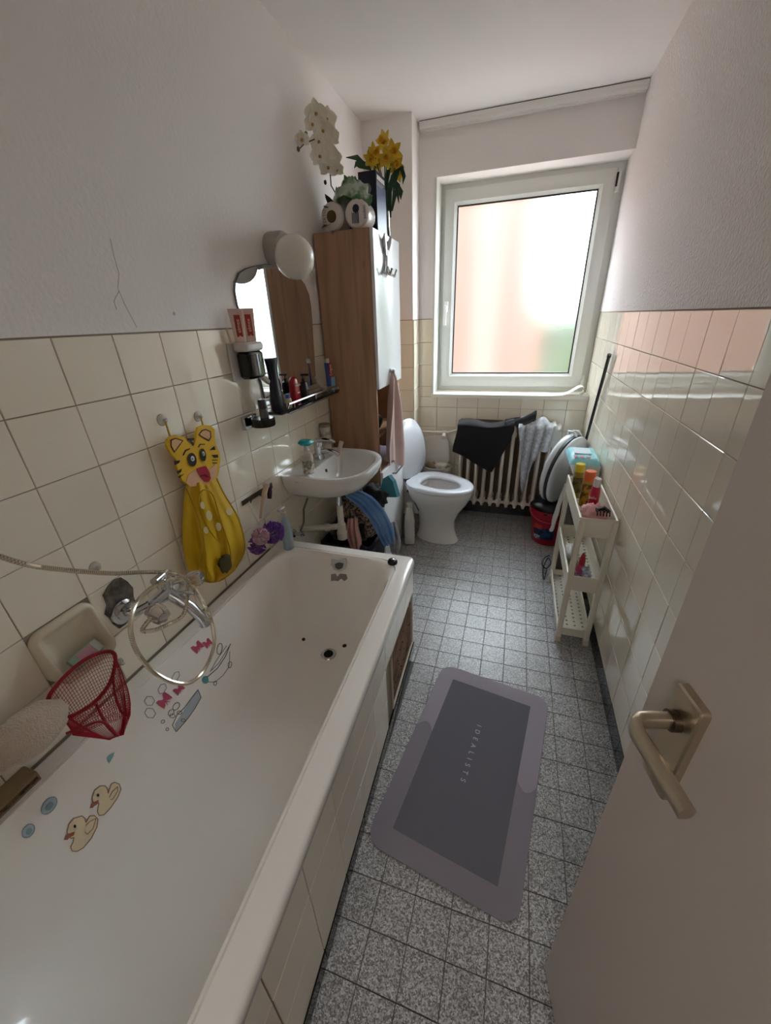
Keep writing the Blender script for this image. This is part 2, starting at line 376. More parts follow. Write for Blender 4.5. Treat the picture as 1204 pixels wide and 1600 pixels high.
# handle, hinge covers
hb = ony(697, 480, ys - .004)
mb = MB(); mb.rbox(hb.x - .014, hb.x + .014, ys - .012, ys, hb.z - .03, hb.z + .035, .006); wh_ = obj('window_handle', mb, mat('handle_white', 'f2f2f0', .3), win)
mb = MB(); mb.tube([(hb.x, ys - .01, hb.z), (hb.x, ys - .045, hb.z)], .009, 10); mb.rbox(hb.x - .009, hb.x + .009, ys - .055, ys - .041, hb.z - .115, hb.z + .012, .006)
obj('lever', mb, mat('handle_white'), wh_)
mb = MB(); mb.rbox(sx1 - .002, sx1 + .02, ys - .006, ys + .02, 2.06, 2.155, .004); hg = obj('hinge', mb, mat('hinge_white', 'e2e2de', .3), win)
mb = MB(); mb.box(sx1 - .004, sx1 + .006, ys - .008, ys, 2.085, 2.15); obj('hinge_gap', mb, M_BLACK, hg)
mb = MB(); mb.rbox(sx1 + .0, sx1 + .018, ys - .006, ys + .02, .975, 1.05, .004); obj('hinge', mb, mat('hinge_white'), win)
# sill
mb = MB(); mb.box(wx0 - .012, W - .001, D - .012, WO + .01, wz0 - .012, wz0 + .012); 
obj('trim_1', mb, mat('sill_white', 'e9e6de', .4), kind='structure', label='white window sill board')
mb = MB(); mb.box(wx0 - .012, wx0 + .001, D - .004, WO + .005, wz0 + .012, wz1)
obj('trim_2', mb, M_PVC, kind='structure', label='white strip along the left window reveal')

# ---------------------------------------------------------------- outside, seen blurred through the pane
GY = 7.0
mb = MB(); mb.box(-14, 1.25, GY, GY + 1.0, -3, 3.3)
nb = obj('apartment_building', mb, mat('peach_render', '5a3829', .9, var=(.6, '5d3b2c', .2)), label='peach rendered neighbouring building blurred behind the frosted window', cat='building')
mb = MB(); mb.box(.26, .66, GY - .12, GY, -3, 3.3); obj('pilaster', mb, mat('pale_render', '664b3f', .9), nb)
mb = MB(); mb.box(-30, 30, D + .4, 60, -3.2, -3); obj('ground_outside', mb, mat('bounce_paving', 'b3a39c', .95), kind='structure', label='unseen yard outside, paved pale to bounce light up to the ceiling')  # unseen ground, given a pale tone to bounce light onto the ceiling

def fill_lamp():  # added lamp out of view, brightens the dim foreground through the doorway
    c = Vector((.75, Y0 - 1.0, H - .12))
    mb = MB(); mb.lathe([(.11, .12), (.12, .1), (.11, .06)], c, 20); L = empty('fill_lamp', c, 'added round fill lamp in the unseen hallway behind the doorway', 'lamp')
    obj('base', mb, M_WHITE, L)
    mb = MB(); mb.sphere(c, .1, .1, .08); obj('globe', mb, mat('fill_lamp_glow', 'ffffff', .3, emit=((1, .9, .8), 3.0)), L)
    pd = bpy.data.lights.new('fill_bulb', 'POINT'); pd.energy = 10; pd.color = (1, .97, .95); pd.shadow_soft_size = .1
    po = bpy.data.objects.new('fill_bulb', pd); COL.objects.link(po); po.location = c - Vector((0, 0, .2))
fill_lamp()

def tree():
    t = empty('garden_tree', (2.25, 9.5, -3), 'green tree blurred at the lower right of the frosted pane', 'tree')
    mb = MB()
    for i in range(30):
        a = random.uniform(0, 2 * PI); r = random.uniform(.3, 1.7); c = Vector((2.7 + r * math.cos(a), 9.5 + r * math.sin(a), random.uniform(-1.4, 1.75)))
        k = len(mb.v); mb.sphere(c, random.uniform(.7, 1.0), n=12)
        for q in range(k, len(mb.v)):
            d = mb.v[q] - c; mb.v[q] = c + d * (1 + .25 * noise.noise(mb.v[q] * 3))
    obj('crown', mb, mat('leaf_green', '3a4a14', .8, var=(3, '2c3b10', .2)), t)
    mb = MB(); mb.tube([(2.25, 9.5, -3), (2.2, 9.5, -1.2)], [.16, .12], 10); obj('trunk', mb, mat('bark', '4c3b2c', .9), t)
tree()

# ================================================================ bathtub
def xr(y): return .675 - .032 * (y + .04)
def rrect(x0, x1, y0, y1, r, z, k=10, ns=6):
    out = []
    cs = [(x1 - r, y0 + r, -90), (x1 - r, y1 - r, 0), (x0 + r, y1 - r, 90), (x0 + r, y0 + r, 180)]
    for i, (cx, cy, a0) in enumerate(cs):
        for q in range(k + 1):
            a = math.radians(a0 + 90 * q / k); out.append(Vector((cx + r * math.cos(a), cy + r * math.sin(a), z)))
        nx = cs[(i + 1) % 4]; a = math.radians(nx[2]); p1 = Vector((nx[0] + r * math.cos(a), nx[1] + r * math.sin(a), z)); p0 = out[-1]
        for q in range(1, ns): out.append(p0.lerp(p1, q / ns))
    return out
def trap(ring):  # front edge runs slightly askew of the wall
    return [Vector((p.x * xr(p.y) / .675, p.y, p.z)) for p in ring]
RZ = .54
def tub_shell():
    L = []
    R = lambda *a: L.append(trap(rrect(*a)))
    R(.003, .671, -.952, .688, .022, .50); R(.002, .675, -.955, .69, .024, .505); R(.002, .675, -.955, .69, .026, .531)
    R(.006, .671, -.951, .686, .024, .538); R(.012, .665, -.945, .68, .022, .540); R(.048, .617, -.900, .640, .08, .540)
    R(.0495, .6155, -.8985, .6385, .082, .5335); R(.0515, .6135, -.8965, .6365, .084, .5335); R(.053, .612, -.895, .635, .086, .5398); R(.060, .606, -.886, .628, .15, .5385)
    R(.062, .604, -.883, .626, .16, .528); R(.068, .596, -.875, .619, .165, .510); R(.078, .588, -.855, .610, .17, .44)
    R(.09, .577, -.81, .598, .175, .33); R(.106, .562, -.75, .582, .18, .24); R(.13, .540, -.69, .555, .18, .186)
    R(.165, .506, -.62, .515, .165, .158); R(.22, .452, -.54, .44, .11, .148); R(.30, .372, -.40, .30, .03, .1455)
    mb = MB(); mb.loft(L, False, True); return mb
M_ENAMEL = mat('bath_enamel', 'f0ece6', .14, ior=1.5, coat=.3)
tub = empty('bathtub', (.34, -.13, 0), 'white enamel bathtub along the left wall', 'bathtub')
mbt = tub_shell(); shell = obj('shell', mbt, M_ENAMEL, tub, smooth=60)
BV = BVHTree.FromPolygons([tuple(v) for v in mbt.v], mbt.f)
def tubpt(px, py, off=.0006):
    d = ray(px, py).normalized(); h = BV.ray_cast(CAM, d)
    if h[0] is None: return None, None
    n = h[1]; n = n if n.dot(d) < 0 else -n
    return h[0] + n * off, n
# drain, rust spots, overflow
c, n = tubpt(513, 1022, 0)
def disc_mb(mb, c, n, prof, k=20):
    F = Vector((0, 0, 1)).rotation_difference(n).to_matrix().to_4x4(); F.translation = c; mb.lathe(prof, (0, 0, 0), k, M=F)
mb = MB(); disc_mb(mb, c, n, [(.020, .001), (.027, .003), (.031, .003), (.034, 0)]); dr = obj('drain', mb, M_CHROME, tub)
mb = MB(); disc_mb(mb, c, n, [(.0205, .0005), (.0205, .002)]); obj('drain_hole', mb, mat('drain_dark', '0c0b0a', .6), dr)
for q, s_ in (((474, 999), .008), ((538, 1009), .010)):
    c, n = tubpt(*q, 0); mb = MB(); disc_mb(mb, c, n, [(s_ * .8, .0012), (s_, .0003)], 9); obj('rust_chip', mb, mat('rust', '2e1d14', .9), tub)
def plate_on_tub(px_pts, off=.0006, th=.0008):
    """outline laid on the enamel, following it"""
    ps = [tubpt(*q, off)[0] for q in px_pts]; n = tubpt(sum(q[0] for q in px_pts) / len(px_pts), sum(q[1] for q in px_pts) / len(px_pts))[1]
    return ps, n
def decal(mb, px_pts, off=.0006, th=.0006):
    ps, n = plate_on_tub(px_pts, off); mb.prism(ps, n * th)
ov = [(518, 873), (526, 875), (534, 873), (541, 872), (543, 879), (540, 888), (531, 893), (523, 889), (518, 882)]
mb = MB(); decal(mb, ov, .001, .006); o_ = obj('overflow', mb, M_CHROME, tub)
mb = MB(); decal(mb, [(524, 880), (530, 878), (537, 880), (536, 886), (530, 889), (525, 886)], .007, .001); obj('overflow_slot', mb, mat('overflow_dark', '55504a', .5), o_)
mb = MB()
for pts in ([(517, 897), (524, 896), (527, 901), (531, 896), (541, 897), (543, 904), (538, 908), (533, 904), (528, 908), (522, 907), (517, 908)],): decal(mb, pts)
obj('worn_sticker', mb, mat('worn_print', '8f8b84', .6), label='worn grey sticker under the bathtub overflow', cat='sticker')
# stopper on the ledge
c, n = tubpt(613, 880, 0)
mb = MB(); mb.lathe([(.019, 0), (.021, .004), (.020, .012), (.015, .018), (.006, .020)], c, 18); st = obj('plug', mb, M_BLACK, label='black rubber bath plug on the far corner of the tub rim', cat='plug')
mb = MB(); mb.lathe([(.008, .0205), (.004, .023)], c, 10); obj('plug_knob', mb, M_CHROME, st)

# apron of tiles under the rim
ya, yb = -.95, .68
xd = Vector((xr(yb) - xr(ya), yb - ya, 0)).normalized(); oa = Vector((xr(0) - .007, 0, 0))
mb = MB(); Fm = frame(oa, xd, (0, 0, 1))
def apbox(u0, u1, v0, v1, d0, d1): mb.box(u0, u1, v0, v1, d0, d1, M=Fm)
au0, au1, av0, av1 = .305, .665, .072, .37       # open access hatch
apbox(-.95, au0, 0, .503, -.05, -.006); apbox(au1, .682, 0, .503, -.05, -.006); apbox(au0, au1, av1, .503, -.05, -.006); apbox(au0, au1, 0, av0, -.05, -.006)
ap = obj('wall_apron', mb, M_GROUT, kind='structure', label='cream tiled apron wall of the bathtub', smooth=0)
uj = joints(-.95, .68, .68 - 1.65, .15)
tiles(ap, oa, xd, (0, 0, 1), uj, [.068, .218, .368, .502], M_TILE, skip=lambda u, v: au0 - .02 < u < au1 + .0 and v < av1)
tiles(ap, oa, xd, (0, 0, 1), [au1 + .001, .68], [.068, .218, .368], M_TILE)
tiles(ap, oa + Fm.to_3x3() @ Vector((0, 0, .002)), xd, (0, 0, 1), uj, [.002, .066], M_BASE)
# far end of apron
mb = MB(); mb.box(.02, xr(.68) - .012, .64, .676, 0, .503); obj('wall_apron_end', mb, M_GROUT, kind='structure', label='end wall under the bathtub rim', smooth=0)
hatch = mat('raw_hatch_board', '8a6650', .9, var=(14, '60452f', .12), bump=(60, .5, .004))
mb = MB(); mb.box(au0, au1, av0, av1, -.016, -.008, M=Fm); acc = obj('access_hatch', mb, hatch, label='bare brown hatch board in the tub apron where tiles are missing', cat='hatch')
mb = MB()
mb.box(au0, au1, av1 - .006, av1, -.008, .0, M=Fm); mb.box(au0, au0 + .006, av0, av1 - .006, -.008, .0, M=Fm); mb.box(au0, au1, av0, av0 + .004, -.008, .0, M=Fm)
obj('edge_strip', mb, mat('broken_edge', 'c9bfae', .8), acc)
for i in range(22):
    u = random.uniform(au0 + .03, au1 - .02); v = random.uniform(av0 + .03, av1 - .03); r_ = random.uniform(.003, .006)
    mb = MB(); mb.lathe([(r_, -.0085), (r_ * .6, -.006)], (u, v, 0), 6, M=Fm); obj('glue_spot', mb, mat('glue_dark', '2a1b12', .9), acc)

# ================================================================ bathtub stickers
M_INK = mat('sticker_ink', '55504e', .5); M_STK = mat('sticker_clear', 'd6d6d2', .3)
def outline(mb, pts, w=1.0, closed=True, off=.0012):
    """a line drawn on the enamel between pixel points"""
    n = len(pts)
    for i in range(n if closed else n - 1):
        a = pts[i]; b = pts[(i + 1) % n]; dx, dy = b[0] - a[0], b[1] - a[1]; l = math.hypot(dx, dy) or 1; ox, oy = -dy / l * w / 2, dx / l * w / 2
        q = [tubpt(a[0] + ox, a[1] + oy, off)[0], tubpt(b[0] + ox, b[1] + oy, off)[0], tubpt(b[0] - ox, b[1] - oy, off)[0], tubpt(a[0] - ox, a[1] - oy, off)[0]]
        nn = tubpt(a[0], a[1])[1]; mb.prism(q, nn * .0004)
def ell(cx, cy, a, b, rot=0, n=12): 
    r = math.radians(rot); return [(cx + a * math.cos(t) * math.cos(r) - b * math.sin(t) * math.sin(r), cy + a * math.cos(t) * math.sin(r) + b * math.sin(t) * math.cos(r)) for t in [2 * PI * k / n for k in range(n)]]
def z4(pts, ox=0, oy=1180, s=4.013): return [(ox + x / s, oy + y / s) for x, y in pts]
def duck(body, beak, eye, wing, label):
    mb = MB(); decal(mb, z4(body)); d = obj('duck_sticker', mb, mat('duck_yellow', 'e2d2b0', .4), label=label, cat='sticker', group='duck stickers in the bathtub')
    mb = MB(); outline(mb, z4(body), 1.3); outline(mb, z4(wing), 1.0, False); obj('outline', mb, mat('duck_line', '8a6a55', .5), d)
    mb = MB(); decal(mb, z4(beak), .0012); obj('beak', mb, mat('duck_beak', 'a35a48', .5), d)
    mb = MB(); decal(mb, ell(*z4([eye])[0], 2, 2.6), .0012); obj('eye', mb, mat('ink_black', '1c1a1a', .5), d)
duck([(575, 265), (590, 220), (625, 192), (655, 190), (672, 210), (676, 238), (694, 180), (715, 168), (745, 180), (756, 212), (735, 265), (690, 330), (650, 372), (620, 378), (608, 355), (612, 325), (618, 300), (595, 300), (578, 290)],
     [(560, 330), (575, 300), (615, 280), (614, 300), (588, 318), (575, 330)], (612, 250), [(682, 265), (700, 230), (735, 195), (735, 225), (705, 275), (690, 278)], 'yellow duck sticker in the tub, upper one of the pair')
duck([(418, 478), (430, 430), (460, 395), (510, 380), (530, 395), (535, 420), (560, 380), (590, 378), (612, 400), (605, 450), (570, 520), (520, 580), (480, 602), (450, 600), (440, 575), (455, 545), (462, 515), (440, 520), (425, 500)],
     [(397, 530), (415, 495), (465, 478), (460, 500), (432, 515), (420, 530)], (467, 445), [(535, 440), (560, 415), (600, 395), (580, 460), (545, 495), (530, 480)], 'yellow duck sticker in the tub, lower one with a brown spot')
for px, label, sc in (((305, 315), 'large pale blue bubble sticker beside the upper duck', (9, 16)), ((175, 473), 'small pale blue bubble sticker left of the ducks', (8, 12))):
    mb = MB(); cx, cy = z4([px])[0]; decal(mb, ell(cx, cy, sc[1], sc[0], -50)); b_ = obj('bubble_sticker', mb, mat('bubble_blue', 'a9bcc4', .3), label=label, cat='sticker', group='bubble stickers in the bathtub')
    mb = MB(); outline(mb, ell(cx, cy, sc[1], sc[0], -50, 18), 1.4); decal(mb, ell(cx + 1, cy + 1, sc[1] * .5, sc[0] * .5, -50), .0012, .0004); obj('outline', mb, mat('bubble_line', '7d98a5', .4), b_)
mb = MB(); decal(mb, [(167, 1189), (166, 1184), (170, 1179), (178, 1175), (177, 1181), (173, 1188), (170, 1193)]); obj('drop_sticker', mb, mat('drop_teal', '7fb0bb', .4), label='small teal drop sticker below the red net', cat='sticker')
def z5(pts, ox=200, oy=930, s=5.017): return [(ox + x / s, oy + y / s) for x, y in pts]
pinkm = mat('bow_pink', 'b8486a', .5)
bow = lambda cx, cy, w, h, r: [(cx + (x * math.cos(r) - y * math.sin(r)), cy + (x * math.sin(r) + y * math.cos(r))) for x, y in [(-w, -h), (-w * .5, -h * .9), (-w * .12, -h * .3), (w * .12, -h * .3), (w * .5, -h * .9), (w, -h), (w * 1.05, 0), (w, h), (w * .5, h * .8), (w * .15, h * .35), (w * .3, h * 1.2), (0, h * .6), (-w * .3, h * 1.2), (-w * .15, h * .35), (-w * .5, h * .8), (-w, h), (-w * 1.05, 0)]]
for (cx, cy, w_, h_, r_), lb in (((308, 1011, 8, 7, -.8), 'pink bow sticker nearest the tap spout'), ((324, 1005, 6, 6, -.7), 'pink bow sticker partly behind the shower hose loop'), ((279, 1077, 8, 6, -.8), 'pink bow sticker under the hose loop'), ((256, 1094, 11, 8, -.95), 'largest pink bow sticker, lowest left of the bows')):
    mb = MB(); decal(mb, bow(cx, cy, w_, h_, r_)); obj('bow_sticker', mb, pinkm, label=lb, cat='sticker', group='pink bow stickers in the bathtub')
hexl = mat('foam_line', '8b8f92', .5)
for (cx, cy, a_, b_), lb in (((274, 1057, 9, 5), 'hexagonal foam outline sticker nearest the hose'), ((253, 1076, 9, 6), 'hexagonal foam outline sticker beside the large bow'), ((233, 1095, 8, 8), 'upper round foam outline sticker by the red net'), ((234, 1114, 8, 9), 'lower round foam outline sticker by the red net')):
    mb = MB(); outline(mb, ell(cx, cy, a_, b_, -60, 6), 1.0); obj('foam_sticker', mb, hexl, label=lb, cat='sticker', group='foam outline stickers in the bathtub')
# bath-scene sticker: foam tub without the figure
mb = MB(); decal(mb, z5([(545, 740), (570, 800), (520, 890), (470, 960), (430, 1010), (375, 1070), (365, 1010), (420, 930), (470, 850), (510, 780)])); fs_ = obj('foam_tub_sticker', mb, mat('foam_tub', 'aab4bc', .4), label='pale grey foamy bathtub picture sticker below the bows', cat='sticker')
mb = MB()
for e in (z5(ell(375, 870, 35, 22, -50, 10)), z5(ell(335, 920, 28, 20, -50, 10)), z5(ell(270, 990, 16, 12, -50, 8)), z5(ell(305, 1050, 13, 10, -50, 8)), z5(ell(345, 945, 22, 16, 0, 8)), z5(ell(400, 920, 20, 14, 0, 8)), z5(ell(430, 980, 18, 12, 0, 8))): outline(mb, e, .8)
outline(mb, z5([(545, 740), (570, 800), (520, 890), (470, 960), (430, 1010), (375, 1070), (345, 1020), (380, 940), (440, 880)]), 1.0); obj('outline', mb, mat('sticker_line', '4c4b4b', .5), fs_)
# clothes-line sticker
mb = MB(); outline(mb, z5([(620, 640), (700, 570), (760, 480), (800, 380)]), 1.2, False); outline(mb, z5([(650, 590), (710, 530), (790, 400)]), .9, False); outline(mb, z5([(640, 600), (690, 510), (770, 395)]), .8, False)
outline(mb, z5([(795, 440), (790, 560), (740, 630), (680, 680), (620, 680)]), .8, False); outline(mb, z5(ell(795, 545, 14, 26, 10, 9)), .9); outline(mb, z5(ell(680, 690, 12, 18, 10, 9)), .9); outline(mb, z5(ell(715, 420, 20, 45, 10, 10)), 1.0)
ws = obj('line_sticker', mb, mat('sticker_line'), label='thin line drawing sticker with a teal dot inside the hose loop', cat='sticker')
mb = MB(); decal(mb, z5(ell(602, 663, 26, 30)), .001); obj('teal_dot', mb, mat('dot_teal', '3f8f96', .4), ws)

# ================================================================ bath mat
mc = Vector((.966, .2325, 0)); ma = -math.radians(8.9)
Fmat = Matrix.Translation(mc) @ Matrix.Rotation(ma, 4, 'Z')
def rr2(w, h, r, z, k=8):
    out = []
    for cx, cy, a0 in ((w / 2 - r, h / 2 - r, 0), (-w / 2 + r, h / 2 - r, 90), (-w / 2 + r, -h / 2 + r, 180), (w / 2 - r, -h / 2 + r, 270)):
        for q in range(k + 1):
            a = math.radians(a0 + 90 * q / k); out.append(Vector((cx + r * math.cos(a), cy + r * math.sin(a), z)))
    return out
mw, mh = .458, .758
bm_ = empty('bath_mat', mc, 'mauve grey bath mat with a darker centre panel on the terrazzo floor', 'bath mat')
mb = MB(); mb.loft([rr2(mw - .006, mh - .006, .05, .0), rr2(mw, mh, .053, .001)], True, False, M=Fmat); mb.loft([rr2(mw, mh, .053, .001), rr2(mw, mh, .053, .0035), rr2(mw - .004, mh - .004, .051, .0045)], False, True, M=Fmat)
obj('base', mb, mat('mat_mauve', '868089', .9, bump=(600, .2, .001)), bm_)
mb = MB(); mb.loft([rr2(.327, .625, .002, .0045), rr2(.327, .625, .002, .0052)], False, True, M=Fmat); obj('centre_panel', mb, mat('mat_dark', '636169', .9, bump=(600, .2, .001)), bm_, smooth=0)
def lightband():
    mb = MB(); x0, x1, y1 = -mw / 2 + .002, mw / 2 - .002, mh / 2 - .002; ix, iy = .164, .313; r = .05
    def arc(cx, cy, rad, a0, a1, n=8): return [(cx + rad * math.cos(math.radians(a0 + (a1 - a0) * k / n)), cy + rad * math.sin(math.radians(a0 + (a1 - a0) * k / n))) for k in range(n + 1)]
    cl = (x0 - ix) / 2; rl = (-x0 - ix) / 2
    yl_, yr_ = .045, -.0
    pts = [(-ix, iy), (-ix, yl_)] + [(-ix + (x0 + ix) * k / 8, yl_ + .030 * math.sin(PI * k / 8)) for k in range(1, 8)] + [(x0, yl_)] + [(x0, y1 - r)] + arc(x0 + r, y1 - r, r, 180, 90) + arc(x1 - r, y1 - r, r, 90, 0)
    pts += [(x1, yr_)] + [(x1 + (ix - x1) * k / 8, yr_ - .030 * math.sin(PI * k / 8)) for k in range(1, 8)] + [(ix, yr_), (ix, iy)]
    mb.prism([Fmat @ Vector((x, y, .0046)) for x, y in pts], (0, 0, .0004)); return mb
obj('light_border', lightband(), mat('mat_light', '9a929c', .9, bump=(600, .2, .001)), bm_, smooth=0)
mtext = Fmat @ frame((-.005, .03, .0054), (0, -1, 0), (1, 0, 0))
text('lettering', 'IDEALISTS', .025, mtext, mat('mat_letters', 'b9b4be', .8), bm_, space=2.2)

# ================================================================ door
P0 = Vector((1.196, -.225, 0)); ud = Vector((.229, -.973, 0)).normalized(); nd = Vector((ud.y, -ud.x, 0))
Fd = frame(P0, ud, (0, 0, 1))     # x = towards the hinge, y = up, z = normal into the room
def dM(u, z, n): return Fd @ Vector((u, z, n))
door = empty('door_1', P0, 'open white bathroom door in the right foreground', kind='structure')
mb = MB(); mb.box(0, .755, .008, 1.985, -.04, 0, M=Fd); obj('leaf', mb, mat('door_paint', 'bdb4ae', .45), door, smooth=0)
M_ALU = mat('anodised_aluminium', 'cdc1ab', .3, metal=1)
dh = empty('door_handle', dM(.085, .98, 0), parent=door)
def plate(u0, u1, z0, z1, n0, n1, r): 
    mb = MB(); 
    def ring(ins, n): 
        return [dM((u0 + u1) / 2 + p.x, (z0 + z1) / 2 + p.y, n) for p in rr2(u1 - u0 - 2 * ins, z1 - z0 - 2 * ins, max(r - ins, .001), 0, 4)]
    mb.loft([ring(0, n0), ring(0, n1 - .002), ring(.002, n1)], False, True); return mb
obj('plate', plate(.046, .090, .90, 1.06, 0, .011, .005), M_ALU, dh)
mb = MB(); mb.tube([dM(.066, 1.018, .011), dM(.066, 1.018, .020)], .0125, 16); obj('collar', mb, mat('collar_dark', '5a5145', .4, metal=1), dh)
hp = [(.066, 1.018, .018), (.066, 1.018, .038), (.066, 1.017, .050), (.071, 1.016, .058), (.082, 1.014, .061), (.105, 1.013, .058), (.135, 1.012, .055), (.160, 1.011, .053)]
rings = []
for i, q in enumerate(hp):
    p = dM(*q); a = dM(*hp[max(i - 1, 0)]); b = dM(*hp[min(i + 1, len(hp) - 1)]); t = (b - a).normalized(); zz = Vector((0, 0, 1)); sd_ = t.cross(zz).normalized(); up = sd_.cross(t)
    rings.append([p + sd_ * .0075 * math.copysign(abs(math.cos(w)) ** .6, math.cos(w)) + up * .0092 * math.copysign(abs(math.sin(w)) ** .6, math.sin(w)) for w in [2 * PI * k / 16 for k in range(16)]])
mb = MB(); mb.loft(rings, True, True); obj('lever', mb, M_ALU, dh)
mb = MB(); mb.tube([dM(.066, .925, .010), dM(.066, .925, .0118)], .0055, 12); obj('keyhole', mb, M_BLACK, dh)
mb = MB(); mb.tube([dM(.066, .94, .011), dM(.066, .94, .019)], .007, 12); obj('thumb_turn', mb, M_ALU, dh)

# ================================================================ toilet
TO = Vector((.345, 1.885, 0)); ta = math.radians(-20)
Ft = Matrix.Translation(TO) @ Matrix.Rotation(ta, 4, 'Z')
def egg(a0, a1, w, z, n=32, sq=0.0, bx=0.0):
    out = []; ac = (a0 + a1) / 2; la = (a1 - a0) / 2
    for k in range(n):
        t = 2 * PI * k / n; c_, s_ = math.cos(t), math.sin(t)
        wd = w / 2 * (1 - .10 * c_) ; e = 1 if c_ > 0 else .72
        out.append(Vector((ac + la * math.copysign(abs(c_) ** (e if c_ < 0 else 1), c_), wd * math.copysign(abs(s_) ** .92, s_), z)))
    return out
toi = empty('toilet', TO + Vector((.2, -.05, 0)), 'white ceramic toilet with raised lid beside the tall cabinet', 'toilet')
L = [egg(.06, .375, .215, 0), egg(.06, .375, .215, .012), egg(.07, .362, .195, .03), egg(.075, .345, .165, .10), egg(.07, .345, .165, .16), egg(.05, .375, .205, .23), egg(.02, .425, .28, .30), egg(.0, .455, .345, .36), egg(-.005, .462, .36, .39), egg(.0, .458, .355, .403),
     egg(.055, .41, .27, .404), egg(.075, .39, .235, .39), egg(.10, .37, .20, .33), egg(.15, .33, .14, .25), egg(.20, .29, .07, .215)]
mb = MB(); mb.loft(L, True, True, M=Ft); mb.box(-.14, .10, -.09, .09, .19, .385, M=Ft); obj('bowl', mb, M_CERAMIC, toi, smooth=50)
mb = MB(); mb.loft([egg(.12, .345, .17, .30), egg(.12, .345, .17, .302)], True, True, M=Ft); obj('water', mb, mat('toilet_water', '3a3550', .05), toi)
M_SEAT = mat('white_duroplast', 'd9dce2', .22)
mb = MB(); mb.loft([egg(-.01, .465, .365, .407), egg(-.012, .468, .37, .415), egg(-.008, .462, .36, .428), egg(.02, .435, .31, .432), egg(.07, .385, .22, .428), egg(.085, .372, .20, .418), egg(.085, .372, .20, .407), egg(-.01, .465, .365, .407)], M=Ft); obj('seat', mb, M_SEAT, toi, smooth=60)
Ml = Ft @ Matrix.Translation((.005, 0, .425)) @ Matrix.Rotation(math.radians(-97), 4, 'Y')
mb = MB(); mb.loft([egg(.0, .41, .36, -.006), egg(-.004, .415, .366, 0), egg(-.004, .415, .366, .008), egg(.008, .40, .34, .014), egg(.05, .35, .26, .016)], True, True, M=Ml); obj('lid', mb, M_SEAT, toi, smooth=60)
for sy_ in (-1, 1):
    mb = MB(); mb.tube([Ft @ Vector((.0, sy_ * .07 - .02, .425)), Ft @ Vector((.0, sy_ * .07 + .02, .425))], .014, 12); obj('hinge', mb, M_CHROME if sy_ < 0 else M_SEAT, toi)
mb = MB(); mb.rbox(.012, .165, 1.80, 2.09, .46, .86, .03); obj('cistern', mb, M_CERAMIC, toi)
mb = MB(); mb.tube([(.13, 1.93, .47), (.14, 1.93, .38), (.19, 1.935, .33), (.26, 1.93, .31)], .025, 12); obj('flush_pipe', mb, mat('grey_pipe', 'a9a8a4', .4), toi)
mb2 = MB(); mb2.tube([Vector((.345, 1.74, .385)), Vector((.38, 1.735, .35)), Vector((.40, 1.745, .29)), Vector((.425, 1.78, .20))], [.016, .014, .011, .009], 10)
obj('black_tube', mb2, M_BLACK, toi)  # black tapering tube down the side of the bowl

# ================================================================ white canister by the toilet
jc = Vector((.365, 1.70, 0))
mb = MB(); Mj = Matrix.Translation(jc) @ Matrix.Rotation(math.radians(15), 4, 'Z')
mb.rbox(-.035, .035, -.065, .065, 0, .20, .018, M=Mj); mb.loft([[Mj @ Vector((x, y, .20)) for x, y in ((-.03, -.06), (.03, -.06), (.03, .06), (-.03, .06))], [Mj @ Vector((x, y, .27)) for x, y in ((-.02, -.02), (.02, -.02), (.02, .03), (-.02, .03))]], False, True)
jug = obj('canister', mb, mat('jug_white', 'd6d4cf', .4), label='white plastic canister standing between cabinet and toilet', cat='canister')
mb = MB(); mb.tube([Mj @ Vector(p) for p in ((0, .0, .26), (0, -.035, .275), (0, -.058, .25), (0, -.06, .19))], .012, 10); obj('grip', mb, mat('jug_white'), jug)
mb = MB(); mb.lathe([(.02, .268), (.02, .30), (.017, .303)], (0, .005, 0), 14, M=Mj); obj('cap', mb, mat('jug_white'), jug)

# ================================================================ radiator
rad = empty('radiator', (.94, 2.19, .13), 'white cast iron column radiator under the window', 'radiator')
M_RAD = mat('radiator_paint', 'd8cfc2', .4)
def rad_section(x):
    mb = MB(); z0, z1 = .14, .745
    for yy in (2.13, 2.20):
        P = []
        for k in range(13):
            z = z0 + (z1 - z0) * k / 12; e = min(k, 12 - k); P.append((z, .011 if e > 1 else (.013 if e == 1 else .010)))
        mb.loft([[Vector((x + r * 1.15 * math.cos(t), yy + r * 1.5 * math.sin(t), z)) for t in [2 * PI * q / 10 for q in range(10)]] for z, r in P], True, True)
    for zz in (.185, .70):
        mb.loft([[Vector((x + .022 * math.cos(t), yv, zz + .03 * math.sin(t))) for t in [2 * PI * q / 10 for q in range(10)]] for yv in (2.115, 2.25)], True, True)
    return mb
for i in range(11): obj('section', rad_section(.648 + .060 * i), M_RAD, rad)
for pa, pb in ((.60, .64), (1.27, 1.285)):
    mb = MB(); mb.tube([(pa, 2.185, .70), (pb, 2.185, .70)], .02, 10); obj('end_plug', mb, M_RAD, rad)
for xx in (.70, 1.20):
    mb = MB(); mb.box(xx - .008, xx + .008, 2.2, D, .16, .176); obj('bracket', mb, M_RAD, rad)
mb = MB(); mb.box(.62, 1.28, D - .010, D - .002, .12, .76); obj('gap_shade_board', mb, mat('gap_shade_brown', '6b5a48', .9), rad, label='added brown board standing in for shade behind the radiator', smooth=0)  # added board, its brown stands in for shade between the sections
rp = empty('heating_pipe', (.3, 2.2, .66), 'white horizontal heating pipe with valve left of the radiator', 'pipe')
mb = MB(); mb.tube([(CX + .001, 2.195, .672), (.50, 2.195, .672)], .011, 10); obj('pipe', mb, M_RAD, rp)
